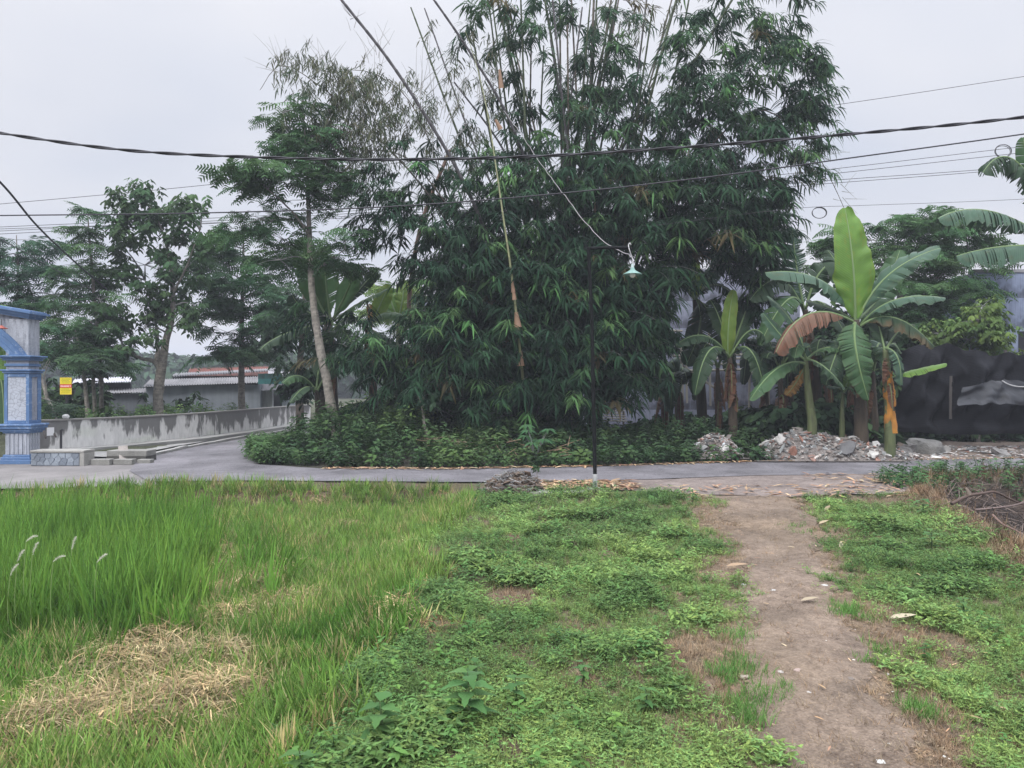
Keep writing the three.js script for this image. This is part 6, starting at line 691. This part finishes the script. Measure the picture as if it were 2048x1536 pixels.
// dead sticks
{ const stick = (name, lab, pts, r, col, group) => tag(part(name, tgeo(smooth(pts, 14), Array.from({ length: 15 }, (_, i) => r * (1 - 0.6 * i / 14)), 6), std({ color: col, roughness: 0.85 }), scene), lab, 'branch', group);
  const Q = (px, py, dy) => { const p = P(px, py, dy); return p; };
  stick('fallen_branch', 'curved dark fallen branch lying across the burnt hollow at the right', [Q(1903, 1008, 10.6), Q(1935, 992, 10.7), Q(1965, 987, 10.8), Q(1990, 984, 10.9), Q(2020, 998, 11), Q(2060, 1015, 11.2)], 0.026, C(0.09, 0.06, 0.05));
  stick('fallen_branch', 'thin grey fallen branch below the curved one in the burnt hollow', [Q(1950, 1020, 9.9), Q(1990, 1016, 9.9), Q(2030, 1010, 10), Q(2060, 1000, 10.2)], 0.015, C(0.16, 0.12, 0.11)); stick('fallen_branch', 'long reddish branch slanting down to the right edge in the burnt hollow', [Q(1985, 1030, 9.2), Q(2005, 1048, 9), Q(2030, 1060, 8.8), Q(2062, 1078, 8.5)], 0.016, C(0.17, 0.11, 0.09)); stick('fallen_branch', 'short upright broken stub in the burnt hollow', [Q(1938, 990, 10.7), Q(1934, 980, 10.7), Q(1932, 976, 10.7)], 0.03, C(0.2, 0.16, 0.13));
  seed(750); const tb = new MB(); for (let k = 0; k < 3200; k++) { const x = R(5.0, 12), d = R(6.5, 15.8); if (sdPoly(x, d, DITCH) > -0.15) continue; const p = V(x, hgt(x, d) + R(0, 0.12), -d), a = R(0, 6.28), L = R(0.15, 0.7); tube(tb, [p, p.clone().add(V(Math.cos(a) * L * 0.5, R(0, 0.26), Math.sin(a) * L * 0.5)), p.clone().add(V(Math.cos(a) * L, R(-0.05, 0.15), Math.sin(a) * L))], [0.008, 0.006, 0.003], 3, pick([0.03, 0.05, 0.1, 0.16, 0.26]), false); }
  tag(part('brushwood', tb.geo(), std({ vertexColors: true, color: C(1, 0.78, 0.68) }), scene), 'tangle of dark dead twigs filling the burnt hollow at the right', 'brushwood', null, 'stuff');
  const db = new MB(); seed(751); for (let k = 0; k < 26; k++) { const px = R(990, 1140), py = R(880, 935), p = P(px, py, R(17.2, 18.4)), a = R(0, 3.14), L = R(0.2, 0.7); p.y = Math.max(p.y, 0.2); tube(db, [p, p.clone().add(V(Math.cos(a) * L, R(-0.15, 0.25), R(-0.2, 0.2)))], [0.008, 0.004], 4, C(0.3, 0.21, 0.14), false); } for (let k = 0; k < 40; k++) { const px = R(830, 960), p = P(px, R(875, 900), R(17.8, 18.6)), L = R(0.3, 0.9), a = R(-0.5, 0.3); tube(db, [p, p.clone().add(V(Math.cos(a) * L, Math.sin(a) * L * 0.4, R(-0.2, 0.2)))], [0.007, 0.004], 4, C(0.34, 0.26, 0.18), false); }
  tag(part('dead_canes', db.geo(), M.twig, scene), 'dead tan bamboo canes and sheaths lying on the weeds below the clump', 'dead canes', null, 'stuff'); }
// ---------------------------------------------------------------- weeds, lawn, tall grass, straw
{ // dark weeds on the verge beyond the road
  seed(800); const l = []; const top = (x, d) => { const e = -sdPoly(x, d, VERGE); let h = 0.16 + 0.55 * ss(0, 2.2, e); if (x < -2) h += 0.38 * ss(0.1, 1.2, e); if (x < -5.2) h += 0.2 * ss(0.2, 1, e); return h * (0.55 + 0.9 * fbm(x * 0.9, d * 0.9, 801, 0, 3)); };
  let n = 0; while (n < 6600) { const x = R(-6.5, 7.4), d = R(16.5, 25); if (!inPoly(x, d, VERGE)) continue; n++; if (d > 21 && rnd() < 0.45) continue; if (x > 4.3 && x < 5.5 && d < 19 && d > 18.1 && rnd() < 0.75) continue; if (x > 6 && d > 18.1 && rnd() < 0.8) continue;
    const h = top(x, d), y = h * Math.pow(rnd(), 0.5), fresh = ss(0.5, 0.66, fbm(x * 0.8 + 4, d * 0.8, 802, 0, 3)) * (d > 18.6 && x < 0 ? 1 : 0.35); l.push({ p: V(x, hgt(x, d) + Math.max(0, y - 0.25), -d), yaw: R(0, 6.28), tilt: R(-0.5, 0.5), roll: R(-0.5, 0.5), s: R(0.5, 1.35), c: vary(mix(C(0.045, 0.10, 0.038), C(0.13, 0.21, 0.055), clamp(fresh + R(-0.1, 0.25))), 0.25) }); }
  for (let k = 0; k < 800; k++) { const x = R(-6.7, -5.4), d = R(17.4, 21); if (sdPoly(x, d, ROAD) < -0.15) continue; l.push({ p: V(x, hgt(x, d) + R(0, 0.3), -d), yaw: R(0, 6.28), tilt: R(-0.5, 0.5), roll: R(-0.5, 0.5), s: R(0.6, 1.1), c: vary(C(0.085, 0.165, 0.055), 0.25) }); }
  tag(inst('verge_weeds', K.weed, M.leaf, l, scene), 'dense dark green weeds on the verge between the road and the bamboo', 'weeds', null, 'stuff');
  const l2 = []; for (let k = 0; k < 1500; k++) { const x = R(-21, -9.9), d = R(20.5, 30); if (x > wallX(d) - 0.35) continue; const w = polyDist(x, d, [[-11.95, 19.75], [-10.9, 21.4], [-9.95, 24.2], [-9.6, 27.5], [-9.35, 31], [-8.9, 34.5]], false); if (x > -9.9 || w < 0.25 || d < 20 + (x + 12) * -1.0 && x > -12 || w > 4) continue; l2.push({ p: V(x, hgt(x, d) + R(0.1, 0.62), -d), yaw: R(0, 6.28), tilt: R(-0.5, 0.5), roll: R(-0.5, 0.5), s: R(0.7, 1.2), c: vary(mix(C(0.05, 0.11, 0.04), C(0.13, 0.22, 0.06), rnd()), 0.25) }); }
  tag(inst('bank_weeds', K.weed, M.leaf, l2, scene), 'bright green weeds growing on the bank behind the mildewed wall', 'weeds', null, 'stuff');
}
const onPath = (x, d) => sdPoly(x, d, PATH);
const TUFT = [[1490, 1425, 46], [1520, 1395, 30], [1572, 1392, 16], [1545, 1402, 18], [1835, 1418, 36], [1690, 1235, 40], [1760, 1300, 22], [1725, 1322, 18], [1480, 1345, 40], [1455, 1365, 30], [1595, 1060, 26], [1470, 1280, 30]].map(([px, py, r]) => { const p = G(px, py); return [p.x, -p.z, r * -p.z / FPX]; });
const lawnDens = (x, d) => { const p = onPath(x, d) + (fbm(x * 1.6, d * 1.6, 811, 0, 4) - 0.5) * 1.0; let k = ss(-0.02, 0.4, p); const bare = fbm(x * 0.75 + 9, d * 0.75, 813, 0, 4) * 0.6 + fbm(x * 2.3, d * 2.3, 819, 0, 3) * 0.4; k *= ss(0.43, 0.56, bare + (x < 1 ? 0.09 : 0.03) + (d > 6 ? 0.05 : 0)); if (x > 3 && d < 9) k *= lerp(1, 0.55, ss(2.6, 5, x - (d - 4) * 0.5)); return k; };
{ seed(810); const l = [], ls = [], sh = [], dry = []; let n = 0; while (n < 120000) { const d = 2.9 + 10.4 * Math.pow(rnd(), 1.35), w = d * 0.72 + 0.5, x = R(-w, w); n++; if (x < -1.9 || x > 9) continue;
    const di = sdPoly(x, d, DITCH); if (di < 0.05 || sdPoly(x, d, SHOULDER) < 0.12 || sdPoly(x, d, ROAD) < 0) continue; const f = ss(-1.6, -0.5, x + (fbm(d * 1.2, 2, 814, 0, 2) - 0.5) * 0.9); if (rnd() > f) continue;
    const k = lawnDens(x, d), y = hgt(x, d); const lum = fbm(x * 0.9, d * 0.9, 815, 0, 3), big = fbm(x * 2.2 + 3, d * 2.2, 816, 0, 3), edge = ss(0.9, 0.1, di);
    if (rnd() < k * (1 - 0.6 * edge)) { const base0 = mix(C(0.105, 0.195, 0.055), C(0.20, 0.315, 0.09), ss(0.35, 0.65, lum)); const fine = fbm(x * 7, d * 7, 822, 0, 2); if (fine < 0.36 && rnd() < 0.75) continue; const two = fbm(x * 1.3 + 7, d * 1.3, 823, 0, 2) + R(-0.15, 0.15) > 0.53; if (rnd() < 0.7) (two ? ls : l).push({ p: V(x, y, -d), yaw: R(0, 6.28), tilt: R(-0.3, 0.3), s: R(0.5, 1.05) * (0.75 + 0.75 * ss(0.5, 0.72, big)) * (1 + 0.35 * ss(5, 10, d)), c: vary(base0, 0.34, 0.16) }); else sh.push({ p: V(x, y, -d), yaw: R(0, 6.28), tilt: R(-0.15, 0.15), s: R(0.5, 1.1), c: vary(mix(base0, C(0.24, 0.28, 0.1), 0.5), 0.25) }); }
    else if (TUFT.some(([a, b, r]) => Math.hypot(x - a, (d - b) * 0.6) < r * R(0.15, 1.35) && rnd() < 0.6)) sh.push({ p: V(x, y, -d), yaw: R(0, 6.28), tilt: R(-0.15, 0.15), s: R(0.6, 1.2), c: vary(C(0.12, 0.25, 0.06), 0.25) });
    else if (rnd() < (onPath(x, d) < 0.1 ? 0.07 : 0.3) + 0.4 * edge) dry.push({ p: V(x, y, -d), yaw: R(0, 6.28), tilt: R(-0.4, 0.4), s: R(0.4, 0.85) * (1 + 1.8 * edge), c: vary(mix(C(0.32, 0.24, 0.15), C(0.2, 0.14, 0.095), rnd()), 0.25) }); }
  tag(inst('lawn_weeds', K.lawn, M.leaf, l, scene), 'low leafy green weeds carpeting the plot on both sides of the path', 'weeds', null, 'stuff');
  tag(inst('upright_weeds', K.lawn2, M.leaf, ls, scene), 'wiry narrow leaved green weeds growing in patches beside the path', 'weeds', null, 'stuff');
  tag(inst('short_grass', K.short, M.leaf, sh, scene), 'short green grass mixed among the low weeds beside the path', 'grass', null, 'stuff');
  tag(inst('dry_grass', K.short, M.leafDull, dry, scene), 'short dry brown grass along the path and round the burnt hollow', 'grass', null, 'stuff'); }
{ seed(815); const l = [], w = []; for (let k = 0; k < 15000; k++) { const d = 2.9 + 10 * Math.pow(rnd(), 1.4), x = R(-0.3, 6); const p = onPath(x, d); if (p > 0.75 || sdPoly(x, d, SHOULDER) < 0 || sdPoly(x, d, DITCH) < 0.2) continue; if (p < -0.25 && rnd() < 0.45 + 0.5 * (1 - ss(0.4, 0.6, fbm(x * 1.5, d * 1.5, 817, 0, 3)))) continue; const s = R(0.1, 0.3); l.push({ p: V(x, hgt(x, d) + 0.014, -d), yaw: R(0, 6.28), tilt: R(-0.1, 0.1), s: V(s, s * 0.35, s), c: vary(mix(C(0.36, 0.27, 0.17), C(0.17, 0.115, 0.075), rnd()), 0.3) }); }
  tag(inst('dead_thatch', K.straw, M.leafDull, l, scene), 'flattened dead brown grass stems matted over the trodden path', 'dead grass', null, 'stuff');
  for (let k = 0; k < 2600; k++) { const d = 2.9 + 10.2 * Math.pow(rnd(), 1.2), x = R(-1.1, 7); if (onPath(x, d) < 0.25 || sdPoly(x, d, DITCH) < 0.2 || sdPoly(x, d, SHOULDER) < 0.15 || fbm(x * 1.1 + 3, d * 1.1, 818, 0, 3) < 0.47 || lawnDens(x, d) < 0.5) continue; w.push({ p: V(x, hgt(x, d), -d), yaw: R(0, 6.28), tilt: R(-0.3, 0.3), roll: R(-0.3, 0.3), s: R(0.22, 0.5), c: vary(mix(C(0.07, 0.165, 0.045), C(0.13, 0.25, 0.06), rnd()), 0.25) }); }
  tag(inst('leafy_weeds', K.weed, M.leaf, w, scene), 'taller leafy weeds standing up out of the low green carpet', 'weeds', null, 'stuff'); }
{ seed(840); const l = []; for (let k = 0; k < 9000; k++) { const d = 2.9 + 9.7 * Math.pow(rnd(), 1.5), x = R(0.4, 4.6); if (onPath(x, d) > 0.15) continue; if (fbm(x * 2.2, d * 2.2, 841, 0, 3) < 0.46 && rnd() < 0.75) continue; const s = R(0.003, 0.009) * (rnd() < 0.04 ? 2 : 1); l.push({ p: V(x, hgt(x, d) + 0.022, -d), yaw: R(0, 6.28), tilt: R(-0.5, 0.5), s: V(s * R(0.8, 1.5), s * 0.8, s), c: rnd() < 0.05 ? vary(C(0.45, 0.41, 0.36), 0.2) : vary(C(0.20, 0.15, 0.11), 0.4) }); }
  tag(inst('soil_crumbs', G_chunk, std({ roughness: 1 }), l, scene), 'crumbs of brown soil and grit lying loose on the trodden path', 'grit', null, 'stuff'); }
// taller weeds along the road edge and ditch at the right, each patch uncountable
{ seed(820); const l = []; for (let k = 0; k < 1300; k++) { const x = R(6.6, 14), d = 12.5 + (x - 6.6) * 0.9 + R(-1, 3.2); const sd = sdPoly(x, d, DITCH); if (sd > 0.9 || sd < -0.3 - 0.4 * rnd() || sdPoly(x, d, ROAD) < 0.1 || d < 13.4) continue; l.push({ p: V(x, hgt(x, d), -d), yaw: R(0, 6.28), tilt: R(-0.4, 0.4), roll: R(-0.4, 0.4), s: R(0.4, 1.1), c: vary(C(0.06, 0.135, 0.045), 0.3) }); }
  for (let k = 0; k < 160; k++) { const x = R(-0.6, 3.2), d = R(12.4, 13.6); if (sdPoly(x, d, SHOULDER) < 0.1) continue; l.push({ p: V(x, hgt(x, d) - 0.05, -d), yaw: R(0, 6.28), s: R(0.4, 0.8), c: vary(C(0.075, 0.15, 0.05), 0.3) }); }
  tag(inst('roadside_weeds', K.weed, M.leaf, l, scene), 'green weeds along the near edge of the road', 'weeds', null, 'stuff'); }
{ seed(850); const l = []; for (let k = 0; k < 1900; k++) { const x = R(4.8, 11), d = R(5.5, 16.5), sd = sdPoly(x, d, DITCH); if (sd > 0.25 || sd < -0.25 - 0.45 * rnd() || d < 12 && sd < 0.0 || sdPoly(x, d, ROAD) < 0.1) continue; l.push({ p: V(x, hgt(x, d), -d), yaw: R(0, 6.28), tilt: R(-0.4, 0.4), roll: R(-0.4, 0.4), s: R(0.4, 0.95) * (sd > -0.3 ? 1 : 0.8), c: vary(mix(C(0.24, 0.165, 0.1), C(0.10, 0.068, 0.048), rnd()), 0.3) }); }
  tag(inst('dry_stalks', K.mid, M.leafDull, l, scene), 'brown dead grass stalks standing on the banks of the burnt hollow', 'dead grass', null, 'stuff'); }
// the grown-over field at the left
const STRAW = [[440, 1110, 60], [540, 1220, 70], [500, 1180, 90], [300, 1300, 120], [420, 1400, 110], [120, 1400, 90], [395, 995, 26], [430, 1000, 24], [560, 985, 24], [470, 1135, 85], [560, 1165, 60], [600, 1215, 60], [390, 1190, 50], [230, 1330, 110], [330, 1340, 120], [440, 1330, 80], [180, 1440, 150], [330, 1420, 120], [60, 1470, 120], [800, 1100, 36], [620, 1045, 34], [700, 1060, 30], [110, 1020, 30], [800, 1290, 40], [640, 1020, 26], [460, 1250, 50]].map(([px, py, r]) => { const p = G(px, py, -0.3); return [p.x, -p.z, r * -p.z / FPX * 0.85, Math.min(1, r / 70)]; });
const strawAt = (x, d) => { let s = 0; for (const [a, b, r] of STRAW) { const q = Math.hypot(x - a, (d - b) * 0.55) / r; s = Math.max(s, 1 - q * q); } return Math.max(0, s); };
{ seed(830); const tall = [], mid = [], st = []; let n = 0; while (n < 30000) { const d = 2.9 + 10.9 * Math.pow(rnd(), 1.1), w = d * 0.74 + 0.6, x = R(-w, -0.3); n++; const f = ss(-0.6, -1.5, x + (fbm(d * 1.2, 2, 814, 0, 2) - 0.5) * 0.9); if (rnd() > f) continue; if (sdPoly(x, d, ROAD) < 0.05 || sdPoly(x, d, APRON) < 0.05) continue;
    const sw = strawAt(x, d), px = 1024 + x / d * FPX, tallness = ss(480, 200, px + (fbm(x * 0.9, d * 0.9, 831, 0, 3) - 0.5) * 460) * ss(6.0, 7.4, d) * ss(12.4, 10.2, d), y = hgt(x, d), lum = fbm(x * 0.8 + 5, d * 0.8, 832, 0, 3), patch = fbm(x * 1.5, d * 1.5, 833, 0, 3);
    if (sw > 0.05 && rnd() < (0.25 + 0.5 * sw) * (0.35 + 1.1 * ss(0.36, 0.6, fbm(x * 2.6, d * 2.6, 834, 0, 3)))) { st.push({ p: V(x, y + R(0, 0.14) * sw, -d), yaw: R(0, 6.28), tilt: R(-0.25, 0.25), s: R(0.7, 1.2), c: vary(mix(C(0.52, 0.41, 0.225), C(0.22, 0.165, 0.09), rnd()), 0.3) }); if (rnd() < 0.3) continue; }
    if (rnd() < tallness) tall.push({ p: V(x, y, -d), yaw: R(0, 6.28), tilt: R(-0.3, 0.3), roll: R(-0.25, 0.25), s: V(1, R(0.5, 1.2) * (0.7 + 0.6 * patch), 1), c: vary(mix(C(0.075, 0.18, 0.03), C(0.17, 0.31, 0.055), clamp(lum * 1.6 - 0.3)), 0.35) });
    else if (rnd() < 0.35 + 0.6 * patch) mid.push({ p: V(x, y, -d), yaw: R(0, 6.28), tilt: R(-0.15, 0.15), s: V(1, R(0.3, 0.95) * (d < 6 ? 0.75 : 0.85), 1), c: rnd() < 0.16 ? vary(C(0.36, 0.32, 0.15), 0.3) : vary(mix(C(0.085, 0.19, 0.03), C(0.19, 0.30, 0.07), clamp(lum * 1.6 - 0.3)), 0.35) });
    else if (rnd() < 0.45) st.push({ p: V(x, y, -d), yaw: R(0, 6.28), tilt: R(-0.2, 0.2), s: R(0.5, 0.9), c: vary(C(0.25, 0.18, 0.09), 0.3) }); }
  tag(inst('tall_grass', K.tall, M.leaf, tall, scene), 'dense tall bright green grass filling the field at the left', 'grass', null, 'stuff');
  tag(inst('rough_grass', K.mid, M.leaf, mid, scene), 'knee high rough green grass growing through the cut straw', 'grass', null, 'stuff');
  tag(inst('cut_straw', K.straw, M.leafDull, st, scene), 'heaps and scatterings of cut yellow straw lying in the rough grass', 'straw', null, 'stuff'); }
// single plants that stand out
{ const plume = (px, py, d, a) => { seed(px); const tip = P(px, py, d), foot = V(tip.x - Math.cos(a) * 0.1, hgt(tip.x, d), tip.z), g = base('plume_grass', `white plumed grass stalk in the tall grass, ${({ 36: 'nearest the left edge', 75: 'second from the left, bending right', 152: 'the upright one in the middle', 48: 'lowest one near the left edge', 130: 'drooping one above the mown straw', 214: 'rightmost, leaning right', 76: 'upper one bending over to the right' })[px] ?? ''}`, 'grass', foot, 'white plumed grass stalks'); const mb = new MB(), mid = tip.clone().add(V(-Math.cos(a) * 0.10, -0.09 * Math.abs(Math.sin(a)) - 0.02, 0)); part('stalk', tgeo(smooth([foot, foot.clone().lerp(mid, 0.6).add(V(-0.02, 0, 0)), mid], 10), 0.0025, 4), std({ color: C(0.2, 0.28, 0.1) }), g); const cv = new THREE.QuadraticBezierCurve3(mid, mid.clone().lerp(tip, 0.5).add(V(0, 0.03, 0)), tip); for (let k = 0; k < 200; k++) { const t = rnd(), p = cv.getPoint(t), r = 0.0075 * Math.sin(Math.PI * (0.1 + 0.85 * t)) + 0.002; leaf(mb, p, V(RN(), RN() + 0.2, RN()).add(cv.getTangent(t)), V(0, 0.3, 1), r * 2.6, 0.0016, 0.2, 1, 0, () => 1, R(0.8, 1.1), false); } part('plume', mb.geo(), std({ vertexColors: true, side: THREE.DoubleSide, color: C(0.6, 0.6, 0.5) }), g); };
  for (const [px, py, d, a] of [[36, 1128, 6.2, 0.9], [75, 1072, 6.5, 0.3], [152, 1074, 6.6, 1.2], [48, 1100, 6.3, 1], [130, 1112, 6.3, -0.3], [214, 1108, 6.4, 0.6], [76, 1085, 6.4, 1.1]]) plume(px, py, d, a);
  const bigLeaf = (mb, p, s, n, col) => { for (let i = 0; i < n; i++) { const a = i * 2.4 + R(-0.3, 0.3), h = s * (0.35 + 0.9 * i / n), o = p.clone().add(V(0, h, 0)), dr = V(Math.cos(a), R(0.1, 0.5), Math.sin(a)); leaf(mb, o, dr, UP, s * R(0.55, 0.8), s * R(0.32, 0.46), R(0.3, 0.6), 6, 0.15, (t) => Math.pow(Math.sin(Math.PI * Math.pow(t, 0.6)), 0.8) * (0.85 + 0.25 * Math.sin(t * 26)), vary(col, 0.2)); } };
  const W = [[935, 1440, 0.24, 13, 'largest broad leaved green weed in the middle of the foreground'], [760, 1475, 0.2, 11, 'dark broad leaved weed left of the largest one at the bottom'], [1030, 1395, 0.15, 9, 'toothed broad leaved weed in the foreground right of the largest one'], [600, 1500, 0.14, 10, 'bright broad leaved weed at the edge of the straw at the bottom'], [1290, 1400, 0.12, 9, 'small broad leaved weed left of the dry patch by the path'], [950, 1350, 0.13, 8, 'leafy weed standing behind the largest broad leaved one'], [1165, 1350, 0.12, 8, 'leafy weed between the broad leaved group and the dry patch'], [1845, 1008, 0.22, 12, 'leafy weed on the lip of the burnt hollow'], [1862, 1075, 0.2, 11, 'pale broad leaved weed in the grass below the burnt hollow'], [1385, 985, 0.2, 10, 'small leafy weed beside the road edge right of the lamp post'], [1925, 1210, 0.12, 9, 'leafy weed in the right hand grass']];
  for (const [px, py, s, n, lab] of W) { seed(px); const p = G(px, py + 25); p.y = hgt(p.x, -p.z); const g = base('broadleaf_weed', lab, 'weed', p, 'broad leaved weeds'); const mb = new MB(); bigLeaf(mb, p, s, n, C(0.075, 0.165, 0.05)); part('leaves', mb.geo(), M.leaf, g); part('stem', tgeo([p.clone(), p.clone().add(V(0.01, s * 0.6, 0)), p.clone().add(V(0, s * 1.2, 0.01))], [0.008, 0.006, 0.003], 5), std({ color: C(0.08, 0.13, 0.05) }), g); }
  // palmate seedling below the bamboo
  { seed(870); const p = P(1070, 905, 17.6); p.y = 0.1; const g = base('palmate_shrub', 'small shrub with fingered leaves at the foot of the bamboo', 'shrub', p), mb = new MB(), tb = new MB(); for (let k = 0; k < 9; k++) { const a = k * 2.4, h = R(0.35, 0.8), c = p.clone().add(V(Math.cos(a) * R(0.1, 0.5), h, Math.sin(a) * 0.3)); tube(tb, [p, p.clone().lerp(c, 0.5).add(V(0, 0.1, 0)), c], [0.012, 0.008, 0.004], 4, 0.3); for (let i = 0; i < 7; i++) { const b = i / 7 * 6.28; leaf(mb, c, V(Math.cos(b), R(-0.2, 0.2), Math.sin(b) * 0.8 + 0.3), V(0, 1, 0.5), R(0.2, 0.28), 0.06, 0.5, 4, 0.2, undefined, vary(C(0.05, 0.12, 0.05), 0.2)); } } part('leaves', mb.geo(), M.leaf, g); part('stems', tb.geo(), M.twig, g); }
  tree('bare_shrub', 'thin grey shrub stem rising from the weeds left of the bamboo', 'shrub', null, 871, [[[856, 880, 18.6, 0.045], [848, 840, 18.6, 0.035], [846, 800, 18.7, 0.025], [856, 760, 18.8, 0.012]], [[848, 835, 18.6, 0.02], [842, 810, 18.6, 0.014], [836, 790, 18.6, 0.008]]], [[850, 790, 18.7, 26, 40, 0.4, 26]], { ...fr, color: C(0.035, 0.075, 0.04), leaf: K.broad, per: 4 });
  tree('roadside_seedling', 'thin seedling standing at the near road edge left of the lamp post', 'seedling', null, 872, [[[1078, 966, 14.2, 0.008], [1074, 950, 14.2, 0.006], [1072, 935, 14.2, 0.004]]], [[1073, 938, 14.2, 10, 12, 0.08, 8]], { ...fr, leaf: K.broad, per: 2, s0: 0.3, s1: 0.5, spread: 0.06, limb: 0, twig: 0.003, color: C(0.05, 0.10, 0.04) });
}
renderer.render(scene, camera);
